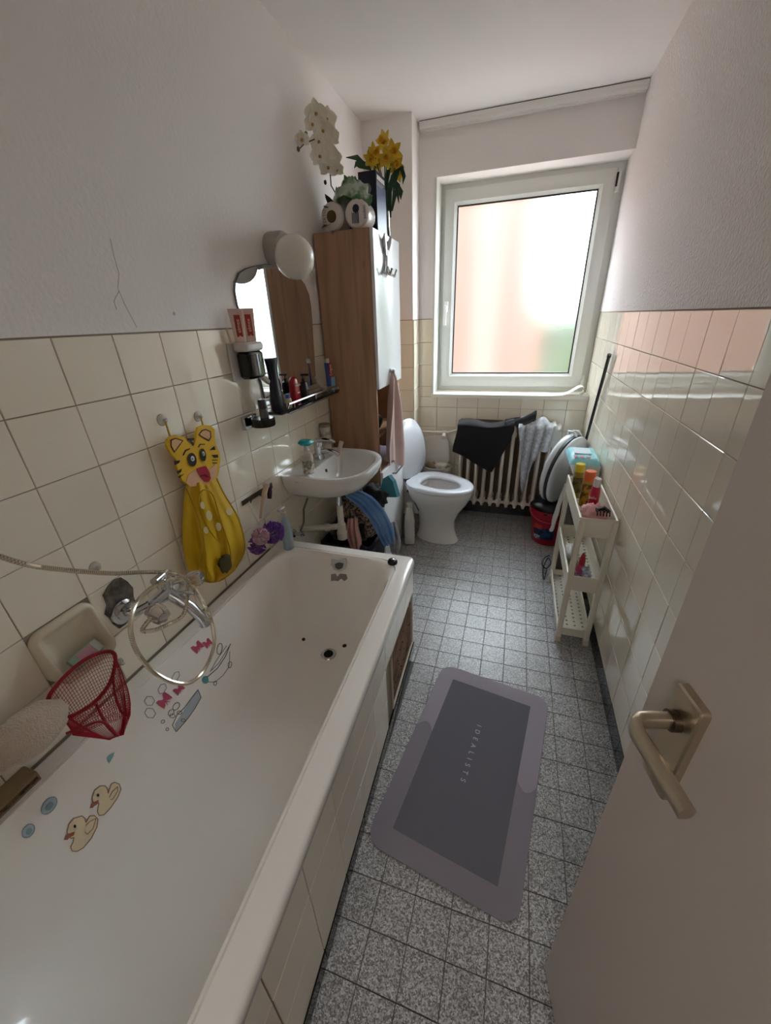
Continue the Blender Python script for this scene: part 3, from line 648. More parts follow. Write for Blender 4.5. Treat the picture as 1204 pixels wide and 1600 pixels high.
mb = MB(); mb.lathe([(.018, 0), (.018, .006), (.012, .008)], (0, 0, 0), 14, M=frame((CX + .002, 2.195, .672), (0, 1, 0), (0, 0, 1))); obj('collar', mb, mat('pipe_collar', '4c4741', .6), rp)
mb = MB(); mb.tube([(.49, 2.195, .672), (.53, 2.195, .672)], .016, 12); mb.tube([(.53, 2.195, .672), (.60, 2.195, .69)], .010, 10); mb.tube([(.515, 2.195, .672), (.515, 2.155, .645)], [.012, .019], 12); obj('valve', mb, mat('valve_white', 'cfc8bd', .35), rp)

# ================================================================ left wall: mirror, lamp, shelf
def bottle(name, c, prof, material, label, cat='bottle', cap=None, capmat=None, sx=1, sy=1, rot=0, n=18, band=None, bandmat=None, group=None):
    """lathed bottle; cap / band are profiles of their own"""
    M = Matrix.Translation(Vector(c)) @ Matrix.Rotation(rot, 4, 'Z')
    mb = MB(); mb.lathe(prof, (0, 0, 0), n, M=M, sx=sx, sy=sy); o = obj(name, mb, material, label=label, cat=cat, group=group)
    if cap: mb = MB(); mb.lathe(cap, (0, 0, 0), n, M=M, sx=sx, sy=sy); obj('cap', mb, capmat, o)
    if band: mb = MB(); mb.lathe(band, (0, 0, 0), n, M=M, sx=sx, sy=sy); obj('label', mb, bandmat, o)
    return o
mir = empty('mirror', (.01, .96, 1.17), 'wall mirror with rounded top above the washbasin', 'mirror')
mo = [(.745, 1.165), (.717, 1.376), (.690, 1.455), (.672, 1.515), (.672, 1.555), (.684, 1.585), (.715, 1.615), (.76, 1.632), (.82, 1.646), (.891, 1.658), (.97, 1.664), (1.049, 1.664), (1.10, 1.657), (1.152, 1.64), (1.205, 1.606), (1.235, 1.567), (1.243, 1.52), (1.238, 1.458), (1.222, 1.32), (1.205, 1.165)]
mb = MB(); mb.prism([(.001, y, z) for y, z in mo], (.006, 0, 0)); obj('backing', mb, mat('mirror_edge', '6f767c', .3), mir, smooth=0)
cy_, cz_ = .955, 1.42
mb = MB(); mb.prism([(.007, cy_ + (y - cy_) * .993, cz_ + (z - cz_) * .993) for y, z in mo], (.002, 0, 0)); obj('glass', mb, mat('mirror_silver', 'e8ecee', .01, metal=1), mir, smooth=0)

lp = onx(460, 402, .135); lb_ = onx(430, 390, .02)
lamp = empty('wall_lamp', (0, lb_.y, lb_.z), 'white opal globe wall lamp above the mirror', 'lamp')
def axis_lathe(mb, p0, d, prof, n=20):
    q = Vector((0, 0, 1)).rotation_difference(Vector(d).normalized()).to_matrix().to_4x4(); q.translation = Vector(p0); mb.lathe(prof, (0, 0, 0), n, M=q)
dirl = (lp - Vector((.0, lb_.y, lb_.z))).normalized()
mb = MB(); axis_lathe(mb, (.0, lb_.y, lb_.z), (1, 0, 0), [(.058, 0), (.060, .01), (.060, .055), (.057, .065)]); obj('base', mb, mat('lamp_base', 'a9a296', .45), lamp)
mb = MB(); axis_lathe(mb, Vector((.05, lb_.y, lb_.z)), dirl, [(.052, 0), (.055, .03), (.054, .05)]); obj('neck', mb, mat('lamp_base'), lamp)
mb = MB(); mb.sphere(lp, .074, n=24); obj('globe', mb, mat('opal_globe', 'e3ddd2', .25, sss=.2), lamp)

# shelf
SZ = 1.128
sh = empty('wall_shelf', (.05, .95, SZ), 'black wall shelf with chrome rail under the mirror', 'shelf')
mb = MB(); mb.rbox(.003, .105, .70, 1.29, SZ - .012, SZ, .012); obj('board', mb, mat('shelf_black', '1a1a1d', .15), sh)
mb = MB(); mb.tube([(.102, .755, SZ + .005), (.106, .76, SZ + .022), (.106, 1.25, SZ + .022), (.102, 1.255, SZ + .005)], .0045, 8); obj('rail', mb, M_CHROME, sh)
for yy in (.80, 1.0, 1.2):
    mb = MB(); mb.tube([(.106, yy, SZ), (.106, yy, SZ + .022)], .003, 6); obj('rail_post', mb, M_CHROME, sh)
mb = MB(); mb.rbox(.08, .108, .755, 1.27, SZ - .018, SZ - .011, .006); obj('front_strip', mb, M_CHROME, sh)
rh = empty('tumbler_holder', (.06, .60, 1.10), 'round black holder ring left of the shelf', 'holder')
mb = MB(); mb.lathe([(.044, 1.095), (.046, 1.10), (.046, 1.122), (.042, 1.126)], (.068, .618, 0), 24); obj('dish', mb, mat('holder_black', '0f0f11', .2), rh)
mb = MB(); mb.rbox(.001, .02, .570, .650, 1.085, 1.135, .004); obj('mount', mb, M_CHROME, rh)
bottle('dropper_bottle', (.075, .622, 1.126), [(.016, 0), (.017, .004), (.017, .030), (.015, .034)], mat('clear_grey', '6f6d69', .15, trans=.4), 'small clear bottle with black cap on the round holder', cap=[(.0155, .034), (.0155, .066), (.014, .068)], capmat=M_BLACK)
bottle('shampoo_bottle', (.068, .735, SZ), [(.030, 0), (.033, .006), (.032, .05), (.025, .105), (.0235, .13), (.027, .175), (.031, .197), (.031, .203)], mat('navy_plastic', '12152a', .28), 'tall navy blue waisted shampoo bottle on the shelf', sx=.7, sy=1.05, n=24)
bottle('mini_bottle', (.072, .815, SZ), [(.012, 0), (.013, .003), (.013, .032), (.009, .036)], mat('mini_cream', 'd8cfb0', .4), 'tiny cream bottle with blue cap on the shelf', cap=[(.0095, .036), (.0095, .05), (.008, .052)], capmat=mat('cap_blue', '27479a', .4))
rb = bottle('shower_gel_bottle', (.055, .905, SZ), [(.030, 0), (.033, .005), (.033, .075), (.028, .098), (.016, .108), (.006, .110)], mat('red_gel', 'a01526', .25), 'flat red shower gel bottle with white print on the shelf', sx=.55, sy=1.05)
text('print', 'KERZOR', .012, frame((.0745, .905, SZ + .075), (0, 1, 0), (0, 0, 1)), mat('print_white', 'e8e4e2', .5), rb)
text('print', 'man', .012, frame((.0745, .905, SZ + .045), (0, 1, 0), (0, 0, 1)), mat('print_white'), rb)
pb_ = bottle('lotion_pump', (.055, .99, SZ), [(.024, 0), (.026, .004), (.026, .06), (.02, .075), (.009, .080)], mat('black_bottle', '17130f', .3), 'black pump bottle beside the red gel bottle', cap=[(.009, .080), (.009, .092), (.004, .094), (.004, .105)], capmat=M_BLACK, sx=.7)
mb = MB(); mb.rbox(.045, .085, .985, .997, SZ + .104, SZ + .112, .004); obj('pump_head', mb, M_BLACK, pb_)
text('print', 'BEURER', .007, frame((.0745, .99, SZ + .045), (0, 1, 0), (0, 0, 1)), mat('print_grey', 'a8a6a2', .5), pb_)
def tube_paste(name, c, h, w, cols, label, tilt=0, capmat=None, txt=None, tcol=None, up=True, yaw=0, th=.016):
    """squeeze tube: round at the cap end, flat at the crimp"""
    M = Matrix.Translation(Vector(c)) @ Matrix.Rotation(yaw, 4, 'Z') @ Matrix.Rotation(tilt, 4, 'X')
    rings = []
    for k in range(7):
        f_ = k / 6; a = (th / 2) * (1 - f_) + .0015 * f_; b = (w / 2) * (.72 + .28 * f_)
        rings.append([M @ Vector((a * math.cos(t), b * math.sin(t), (f_ if up else 1 - f_) * h)) for t in [2 * PI * q / 16 for q in range(16)]])
    mb = MB(); mb.loft(rings, True, True); o = obj(name, mb, cols, label=label, cat='toothpaste')
    if capmat:
        z0, z1 = (-.018, 0) if up else (h, h + .018)
        mb = MB(); mb.lathe([(w * .30, z0), (w * .33, z0 + .003), (w * .33, z1)], (0, 0, 0), 14, M=M); obj('cap', mb, capmat, o)
    if txt:
        mb = MB(); hx = th / 2 * .62
        F = M @ frame((hx + .001, 0, h * .5), (0, 0, 1), (0, -1, 0))
        tcol_bg = mat('tube_red_print', 'a8382a', .45)
        mb.box(-h * .32, h * .32, -w * .2, w * .2, -.001, .0006, M=F); p_ = obj('print_panel', mb, tcol_bg, o)
        text('print', txt, w * .34, F @ Matrix.Translation((0, 0, .0009)), tcol, o)
    return o
# wall dispenser with two tubes
dy0, dy1 = .592, .702
dp = empty('toothpaste_dispenser', (.03, .62, 1.26), 'white and black wall toothpaste dispenser holding two tubes', 'dispenser')
mb = MB(); mb.rbox(.001, .012, .572, .717, 1.262, 1.392, .006); mb.rbox(.010, .072, dy0, dy1, 1.362, 1.392, .014); obj('housing', mb, mat('dispenser_white', 'ccc9c4', .35), dp)
mb = MB(); mb.rbox(.012, .070, dy0 + .004, dy1 - .004, 1.268, 1.362, .018); obj('front_cover', mb, mat('dispenser_black', '0e0e10', .08), dp)
mb = MB(); mb.box(.0705, .0715, dy0 + .066, dy0 + .074, 1.325, 1.350); obj('window', mb, mat('dispenser_slot', '3a3d40', .2), dp)
mb = MB(); mb.tube([(.05, dy1 - .02, 1.27), (.06, dy1 + .005, 1.245), (.055, dy1 + .02, 1.252)], [.012, .010, .005], 10); obj('nozzle', mb, mat('dispenser_white'), dp)
paste = mat('tube_pale_pink', 'dcc0b4', .4); pred = mat('print_cream', 'e8d3c6', .5)
tube_paste('toothpaste_tube', (.034, .618, 1.3915), .108, .052, paste, 'pale pink toothpaste tube in the dispenser, the left one', txt='elmex', tcol=pred, yaw=-.75)
tube_paste('toothpaste_tube', (.038, .675, 1.3915), .110, .052, paste, 'pale pink toothpaste tube in the dispenser, next to the mirror', txt='elmex', tcol=pred, yaw=-.75)
mb = MB(); mb.tube([(.013, .580, 1.44), (.018, .585, 1.393)], .004, 8); obj('toothbrush', mb, mat('brush_peach', 'd6b79b', .4), label='peach toothbrush handle behind the left toothpaste tube', cat='toothbrush')
tb = tube_paste('toothpaste_tube', (.062, 1.248, SZ + .019), .115, .042, mat('paste_blue', '1d3f86', .35), 'blue and red toothpaste tube standing at the right end of the shelf', up=True, yaw=-.5)
mb = MB(); mb.lathe([(.0095, 0), (.010, .003), (.010, .02)], (.062, 1.248, SZ + .133), 12); obj('cap', mb, mat('cap_white', 'dcdad6', .4), tb)
Fq = Matrix.Translation((.062, 1.248, SZ + .019)) @ Matrix.Rotation(-.5, 4, 'Z')
mb = MB(); mb.box(.004, .0072, .0, .019, .045, .112, M=Fq); obj('red_panel', mb, mat('paste_red', 'a81c2a', .4), tb)
text('print', 'Colgate', .018, Fq @ frame((.0076, .010, .078), (0, 0, 1), (0, -1, 0)), mat('print_white'), tb)
tube_paste('cream_tube', (.075, 1.262, SZ + .0), .062, .045, mat('tube_lightblue', '6f9ab5', .4), 'light blue squeezed cream tube leaning at the shelf end', yaw=-.7, tilt=.12)
mb = MB(); mb.sheet(lambda u, v: (.035 + .03 * u + .008 * math.sin(9 * v), 1.15 + .05 * u + .02 * v, SZ + .004 + .085 * (1 - u) ** 1.5 * (.6 + .4 * v) + .006 * math.sin(11 * u + 5 * v)), 8, 6, .001)
obj('paper_scrap', mb, mat('paper_white', 'c9c3bb', .8), label='crumpled white paper scrap on the shelf beside the blue tube', cat='paper')

# ================================================================ washbasin
wbn = empty('washbasin', (.19, 1.0, .82), 'white ceramic washbasin on the left wall behind the tub', 'washbasin')
def bring(x1, y0, y1, z, rf=.16, x0=.0, rbk=.02, k=8):
    out = []; rf = min(rf, (y1 - y0) / 2 - .001, (x1 - x0) - rbk - .001)
    for cx, cy, a0, r in ((x1 - rf, y1 - rf, 0, rf), (x0 + rbk, y1 - rbk, 90, rbk), (x0 + rbk, y0 + rbk, 180, rbk), (x1 - rf, y0 + rf, 270, rf)):
        for q in range(k + 1):
            a = math.radians(a0 + 90 * q / k); out.append(Vector((cx + r * math.cos(a), cy + r * math.sin(a), z)))
    return out
L = [bring(.16, .93, 1.08, .665, .06), bring(.25, .86, 1.145, .685, .11), bring(.335, .795, 1.21, .725, .16), bring(.37, .772, 1.232, .765, .17), bring(.383, .765, 1.24, .80, .175), bring(.385, .765, 1.24, .815, .175), bring(.380, .770, 1.235, .822, .172),
     bring(.362, .788, 1.217, .822, .165, .012), bring(.355, .80, 1.205, .816, .16, .105, .05), bring(.345, .815, 1.19, .79, .15, .112, .06), bring(.32, .845, 1.16, .735, .13, .125, .07), bring(.27, .90, 1.10, .705, .08, .15, .06), bring(.23, .96, 1.045, .70, .035, .18, .03)]
mb = MB(); mb.loft(L, True, True); obj('bowl', mb, M_CERAMIC, wbn, smooth=50)
mb = MB(); axis_lathe(mb, (.1165, 1.0, .775), (1, 0, .3), [(.0085, 0), (.0085, .003)], 14); obj('overflow_hole', mb, mat('hole_dark', '1b1917', .6), wbn)
mb = MB(); mb.lathe([(.018, .7005), (.020, .703)], (.205, 1.0, 0), 14); obj('drain', mb, M_CHROME, wbn)
text('maker_mark', 'vitra', .010, frame((.083, .7645, .802), (1, 0, 0), (0, 0, 1)), mat('print_dim', '8d8a86', .5), wbn)
# tap
tp_ = empty('basin_tap', (.075, 1.035, .822), 'chrome single lever tap on the washbasin', 'tap')
mb = MB(); mb.lathe([(.026, .822), (.027, .83), (.023, .85), (.022, .885), (.024, .905), (.020, .912)], (.07, 1.035, 0), 20); obj('body', mb, M_CHROME, tp_)
mb = MB(); mb.tube([(.08, 1.035, .862), (.12, 1.033, .868), (.165, 1.03, .862), (.182, 1.03, .852)], [.016, .014, .012, .011], 12); obj('spout', mb, M_CHROME, tp_)
mb = MB(); mb.tube([(.06, 1.035, .913), (.10, 1.035, .922), (.15, 1.035, .920), (.165, 1.035, .914)], [.018, .013, .009, .007], 12); obj('lever', mb, M_CHROME, tp_)
fb = bottle('foam_soap_bottle', (.112, .838, .822), [(.025, 0), (.027, .003), (.027, .074), (.024, .088), (.015, .094)], mat('foam_clear', 'b9b4ac', .3), 'foam soap bottle with grey print and turquoise lid on the basin rim', cap=[(.015, .094), (.0155, .110), (.011, .115), (.009, .137)], capmat=mat('pump_white', 'd0ccc6', .4), band=[(.0272, .006), (.0272, .066)], bandmat=mat('foam_label', '87837c', .5, var=(70, 'd2cdc4', .05)))
mb = MB(); mb.rbox(.080, .148, .810, .866, .956, .978, .02); obj('turquoise_lid', mb, mat('turquoise', '1fa9ac', .35), fb)
jr = bottle('cream_jar', (.03, 1.205, .822), [(.028, 0), (.029, .003), (.029, .12), (.027, .123)], mat('jar_tin', 'cfc8ba', .4), 'pale tin with grey lid standing behind the tap', cap=[(.030, .123), (.030, .137), (.027, .139)], capmat=mat('tin_lid', '8d8a80', .4, metal=.5), band=[(.0293, .03), (.0293, .10)], bandmat=mat('tin_label', 'd9d2c2', .5, var=(40, 'a79a84', .1)))
mb = MB(); mb.tube([(.125, 1.15, .824), (.14, 1.165, .880)], [.010, .012], 10); obj('mini_tube', mb, mat('peach_tube', 'd8bfae', .4), label='small peach tube standing right of the tap', cat='tube')
# pipework below
sp = empty('siphon', (.2, .93, .42), 'white drain siphon below the washbasin', 'siphon')
sx_, sy_ = .203, .935
mb = MB(); mb.tube([(sx_, sy_, .672), (sx_, sy_, .622)], .017, 14); obj('tail_nut', mb, M_CHROME, sp)
M_PIPE = mat('pipe_plastic', 'c8c1b6', .4)
mb = MB(); mb.tube([(sx_, sy_, .625), (sx_, sy_, .50)], .0165, 14); obj('tail_pipe', mb, M_PIPE, sp)
mb = MB(); mb.lathe([(.018, .425), (.026, .43), (.027, .47), (.0225, .475), (.0225, .515), (.018, .52)], (sx_, sy_, 0), 18); obj('trap', mb, M_PIPE, sp)
mb = MB(); mb.tube([(sx_, sy_, .50), (.12, .90, .50), (.002, .86, .50)], .016, 14); obj('outlet_pipe', mb, M_PIPE, sp)
mb = MB(); mb.tube([(.148, .912, .50), (.125, .902, .50)], .021, 14); obj('coupling', mb, M_PIPE, sp)
av = empty('angle_valve', (.03, .79, .50), 'chrome angle valve with flexible hose beside the siphon', 'valve')
mb = MB(); axis_lathe(mb, (.001, .80, .505), (1, 0, 0), [(.022, 0), (.020, .006), (.010, .008), (.010, .045)]); obj('valve_body', mb, M_CHROME, av)
for k in range(4):
    a = k * PI / 4; mb = MB(); mb.tube([(.05, .80 + .016 * math.cos(a), .505 + .016 * math.sin(a)), (.05, .80 - .016 * math.cos(a), .505 - .016 * math.sin(a))], .005, 8); obj('spoke', mb, M_CHROME, av)
mb = MB(); mb.tube([(.035, .81, .515), (.05, .83, .56), (.045, .855, .62), (.06, .88, .67)], .005, 8); obj('supply_hose', mb, mat('steel_braid', '6a655c', .4, metal=.7), av)

# ================================================================ tall cabinet
cx0, cx1, cy0, cy1, cz1 = .012, .288, 1.335, 1.77, 1.82
cab = empty('tall_cabinet', (.15, 1.55, 0), 'tall oak and white bathroom cabinet against the left wall', 'cabinet')
for (a, b, c_, d_, e, f_), nm in (((cx0, cx1, cy0, cy0 + .016, 0, cz1), 'side_panel'), ((cx0, cx1, cy1 - .016, cy1, 0, cz1), 'side_panel'), ((cx0, cx1, cy0 + .016, cy1 - .016, cz1 - .016, cz1), 'top_panel'), ((cx0, cx0 + .006, cy0 + .016, cy1 - .016, .0, cz1 - .016), 'back_panel'),
                                  ((cx0 + .006, cx1, cy0 + .016, cy1 - .016, 1.115, 1.131), 'shelf'), ((cx0 + .006, cx1, cy0 + .016, cy1 - .016, .855, .871), 'shelf'), ((cx0 + .006, cx1, cy0 + .016, cy1 - .016, .64, .656), 'shelf'), ((cx0 + .006, cx1 - .02, cy0 + .016, cy1 - .016, .06, .076), 'shelf')):
    mb = MB(); mb.box(a, b, c_, d_, e, f_); obj(nm, mb, M_OAK, cab, smooth=0)
M_DOOR = mat('cabinet_white', 'e6e8ea', .18)
mb = MB(); mb.rbox(cx1 + .001, cx1 + .017, cy0 + .002, cy1 - .002, 1.118, cz1 - .001, .002); dr1 = obj('door', mb, M_DOOR, cab, smooth=30)
mb = MB(); axis_lathe(mb, (cx1 + .017, 1.535, 1.19), (1, 0, 0), [(.005, 0), (.005, .012), (.011, .016), (.012, .022), (.007, .027)], 16); obj('knob', mb, M_CHROME, dr1)
mb = MB(); mb.rbox(cx1 + .001, cx1 + .017, cy0 + .002, cy1 - .002, .03, .652, .002); dr2 = obj('door', mb, M_DOOR, cab, smooth=30)
mb = MB(); mb.tube([(cx1 + .016, 1.52, .582), (cx1 + .040, 1.525, .582), (cx1 + .040, 1.675, .582), (cx1 + .016, 1.68, .582)], .005, 8); obj('handle', mb, M_CHROME, dr2)
# over-door hook rack
hk = empty('over_door_hook', (.31, 1.5, 1.64), 'chrome over-door hook on the cabinet door', 'hook')
mb = MB(); mb.box(cx1 - .0, cx1 + .019, 1.49, 1.53, cz1, cz1 + .002); mb.box(cx1 + .0175, cx1 + .0195, 1.47, 1.545, 1.735, cz1 + .002); obj('bracket', mb, M_CHROME, hk, smooth=0)
mb = MB(); mb.tube([(cx1 + .0205, 1.508, 1.75), (cx1 + .0225, 1.508, 1.66)], [.016, .008], 10); obj('stem', mb, M_CHROME, hk)
for dy in (-.06, 0, .06):
    mb = MB(); mb.tube([(cx1 + .022, 1.508 + dy * .2, 1.70), (cx1 + .024, 1.508 + dy * .8, 1.655), (cx1 + .042, 1.508 + dy * 1.1, 1.645), (cx1 + .052, 1.508 + dy * 1.3, 1.675)], .0075, 8); obj('prong', mb, M_CHROME, hk)
for sx2 in (-1, 1):
    mb = MB(); mb.tube([(cx1 + .021, 1.508, 1.72), (cx1 + .028, 1.508 + sx2 * .04, 1.785), (cx1 + .034, 1.508 + sx2 * .05, 1.812)], [.009, .011, .006], 8); obj('prong', mb, M_CHROME, hk)
# hand towel on the knob
def towel(u, v):
    sp_ = .012 + .165 * min(1, v * 1.25) ** .8; y = 1.535 - .02 * v + (u - .5) * 2 * sp_
    x = cx1 + .030 + .016 * math.sin(u * 15 + 1) * min(1, v * 3) + .012 * math.cos(u * 7)
    return (x, y, 1.20 - .015 * abs(u - .5) * 4 - (.53 - .06 * math.cos(u * PI)) * v)
mb = MB(); mb.sheet(towel, 34, 20, .006); obj('hand_towel', mb, mat('towel_pink', 'c9aca4', .95, bump=(500, .4, .002), sheen=.3), label='dusty pink hand towel hanging from the cabinet knob', cat='towel', smooth=80)
# niche contents
bottle('plastic_tub', (.235, 1.40, .656), [(.024, 0), (.026, .003), (.030, .115), (.030, .118)], mat('tub_clear', 'aeb7b6', .25), 'clear container with red lid in the cabinet niche', cat='container', cap=[(.035, .118), (.036, .121), (.036, .135), (.033, .138)], capmat=mat('lid_red', 'b3122a', .35), band=[(.0285, .02), (.0305, .085)], bandmat=mat('tub_label', '7fa5a6', .5))
def lump(name, c, r, material, label, cat, seed=0, amp=.25, fq=9, parent=None, group=None, n=26, fold=0):
    mb = MB(); c = Vector(c); mb.sphere((0, 0, 0), 1, n=n); s_ = Vector((seed * 3.1, seed * 1.7, seed * .9))
    for i, v in enumerate(mb.v):
        k = 1 + amp * noise.noise(v * 1.6 + s_) + amp * .7 * (abs(noise.noise(v * fq * .45 + s_)) * 2 - .6) + fold * math.sin(fq * (v.x + v.z) + 2 * v.y + seed)
        w = Vector((v.x * r[0] * k, v.y * r[1] * k, v.z * r[2] * k)); w.z = max(w.z, -r[2] * .92); mb.v[i] = c + w
    return obj(name, mb, material, parent, label, cat, group, smooth=180)
M_BLK = mat('black_cloth', '101014', .95, sheen=.2)
lump('folded_socks', (.19, 1.45, .918), (.085, .08, .045), M_BLK, 'black folded cloth in the upper cabinet niche', 'cloth', 3)
lump('folded_cloth', (.185, 1.55, .700), (.09, .10, .04), mat('cloth_lilac', 'b9a8b5', .95), 'lilac folded cloth in the lower cabinet niche', 'cloth', 5)

# ---- on top of the cabinet
ZT = cz1
tpm = mat('tissue_film', 'd8cfc6', .3, coat=.4)
pk = empty('toilet_paper_pack', (.17, 1.42, ZT), 'plastic wrapped toilet paper pack on top of the cabinet', 'toilet paper')
for i, (xx, nm_) in enumerate(((.105, 'a'), (.225, 'b'))):
    mb = MB(); M_ = Matrix.Translation((xx, 1.352, ZT + .058)) @ Matrix.Rotation(-PI / 2, 4, 'X')
    mb.lathe([(.03, -.002), (.050, .0), (.057, .008), (.058, .095), (.052, .105)], (0, 0, 0), 24, M=M_); rl = obj('roll', mb, tpm, pk)
    if i == 0:
        mb = MB(); mb.lathe([(.024, -.0028), (.020, -.0030)], (0, 0, 0), 16, M=M_); obj('print_disc', mb, mat('print_olive', '5b4a1e', .5), rl)
        text('print', 'CERTO', .020, frame((xx - .034, 1.3482, ZT + .055), (0, 0, 1), (-1, 0, 0)), mat('print_gold', '8a6c16', .5), rl)
    else:
        for kk in range(5):
            mb = MB(); mb.box(xx - .020 + kk * .007, xx - .016 + kk * .007, 1.3480, 1.3486, ZT + .022, ZT + .062); obj('bar_print', mb, mat('print_navy', '2b3148', .5), rl)
        mb = MB(); mb.lathe([(.016, -.0028), (.011, -.003)], (0, -.018, 0), 14, M=M_); obj('print_disc', mb, mat('print_navy'), rl)
        text('print', 'podekl', .018, frame((xx + .040, 1.3482, ZT + .060), (0, 0, 1), (-1, 0, 0)), mat('print_purple', '4a2f5a', .5), rl)
def wrapfn(u, v):
    a = u * 2 * PI; r = 1 - .75 * v ** 1.3; n_ = .012 * noise.noise(Vector((math.cos(a) * 2, math.sin(a) * 2, v * 5)))
    return (.185 + (.10 * r + n_) * math.cos(a), 1.405 + (.055 * r + n_) * math.sin(a), ZT + .105 + .10 * v + .02 * math.sin(3 * a) * (1 - v) + n_)
mb = MB(); mb.sheet(wrapfn, 26, 10, .001); obj('gathered_wrap', mb, mat('wrap_film', '9fb09a', .2, coat=.5, var=(18, '2f6a35', .06)), pk, smooth=60)
def bluefn(u, v):
    a = u * 2 * PI; r = 1 - .5 * v; n_ = .02 * noise.noise(Vector((math.cos(a) * 2, math.sin(a) * 2, v * 4 + 3)))
    return (.135 + (.04 * r + n_) * math.cos(a), 1.515 + (.035 * r + n_) * math.sin(a), ZT + .175 * v + .02 + n_)
mb = MB(); mb.sheet(bluefn, 22, 10, .001); obj('plastic_bag', mb, mat('bag_blue', '1d3f6e', .3, coat=.3), label='crumpled blue plastic bag behind the toilet paper pack', cat='bag', smooth=60)
bx_ = empty('carton_box', (.24, 1.55, ZT), 'tall dark navy carton box on top of the cabinet', 'box')
mb = MB(); mb.box(.198, .284, 1.475, 1.62, ZT, ZT + .235); obj('carton', mb, mat('carton_dark', '15172a', .35), bx_, smooth=0)
mb = MB(); mb.box(.2842, .2848, 1.477, 1.618, ZT + .002, ZT + .19); obj('silver_panel', mb, mat('carton_blue', '5c6684', .35), bx_, smooth=0)
mb = MB(); mb.box(.2842, .2850, 1.49, 1.60, ZT + .205, ZT + .222); obj('white_label', mb, mat('print_white'), bx_, smooth=0)
for k in range(3):
    mb = MB(); mb.box(.2842, .2850, 1.485, 1.60 - .02 * k, ZT + .196 - .006 * k, ZT + .199 - .006 * k); obj('print_line', mb, mat('print_grey'), bx_, smooth=0)
mb = MB(); mb.lathe([(.022, .0), (.016, .001)], (0, 0, 0), 18, M=Matrix.Translation((.238, 1.4748, ZT + .17)) @ Matrix.Rotation(PI / 2, 4, 'X')); obj('round_print', mb, mat('print_ball', '6f7078', .5), bx_)
# flowers
def petal(mb, c, d, up, L_, w, bend=.2, cup=.1, n=6):
    d = Vector(d).normalized(); up = Vector(up); up = (up - d * up.dot(d)).normalized(); s_ = d.cross(up)
    def fn(u, v):
        ww = w * math.sin(PI * min(1, .12 + .88 * u) ** .8) ** .7 if u < 1 else 0
        return Vector(c) + d * L_ * u + s_ * (v - .5) * ww + up * (bend * L_ * u * u - cup * w * (1 - (2 * v - 1) ** 2) * math.sin(PI * u))
    mb.sheet(fn, n, 4, .0008)
def orchid_flower(c, face, size, root):
    face = Vector(face).normalized(); a = face.cross(Vector((0, 0, 1))).normalized(); b = a.cross(face)
    mb = MB()
    for k, (ang, L_, w) in enumerate(((90, 1, .8), (210, 1, .75), (330, 1, .75), (10, 1.05, 1.25), (170, 1.05, 1.25))):
        t = math.radians(ang + random.uniform(-8, 8)); petal(mb, c, a * math.cos(t) + b * math.sin(t), face, size * L_, size * w, .18, .12)
    fl = obj('blossom', mb, mat('orchid_white', 'f2ecdc', .6, sss=.1), root, smooth=80)
    mb = MB(); mb.sphere(Vector(c) + face * .008, .007, .007, .006, n=8); obj('lip', mb, mat('orchid_lip', 'b08a4a', .5), fl)
orc = empty('orchid', (.08, 1.56, ZT), 'white artificial orchid on top of the cabinet near the wall', 'plant')
mb = MB(); mb.lathe([(.032, 0), (.040, .06), (.038, .065)], (.075, 1.56, ZT), 18); obj('pot', mb, mat('pot_dark', '2a2622', .5), orc)
stem = [(.075, 1.56, ZT + .05), (.078, 1.54, ZT + .15), tuple(onx(517, 290, .075)), tuple(onx(514, 250, .08)), tuple(onx(506, 205, .08)), tuple(onx(497, 172, .075))]
mb = MB(); mb.tube(stem, .003, 6); mb.tube([onx(506, 212, .08), onx(490, 218, .075), onx(476, 224, .07), onx(467, 233, .065)], .0022, 6); obj('stem', mb, mat('stem_green', '3d4a28', .6), orc)
for q, xx, s_ in (((494, 178), .085, .048), ((510, 186), .09, .044), ((488, 195), .075, .036), ((505, 204), .10, .048), ((516, 214), .095, .042), ((498, 222), .09, .040), ((510, 238), .105, .046), ((520, 246), .095, .040), ((500, 244), .095, .042), ((512, 262), .10, .042), ((526, 266), .095, .034), ((472, 218), .07, .030)):
    c = onx(*q, xx); orchid_flower(c, (CAM - c) + Vector((random.uniform(-.6, .6), random.uniform(-.6, .6), random.uniform(-.3, .3))), s_, orc)
for q in ((466, 233), (474, 220), (478, 209), (503, 268), (508, 285)):
    mb = MB(); mb.sphere(onx(*q, .07), .007, .007, .009, n=8); obj('bud', mb, mat('bud_green', '5b6133', .6), orc)
for q0, q1 in (((520, 318), (508, 292)), ((518, 320), (526, 290)), ((516, 322), (500, 340)), ((522, 320), (505, 308))):
    mb = MB(); a = Vector((.075, 1.53, ZT + .07)); b = onx(*q1, .085); petal(mb, a, b - a, (0, 0, 1), (b - a).length, .045, -.15, .1); obj('leaf', mb, mat('leaf_dark', '1c2a17', .45), orc, smooth=80)
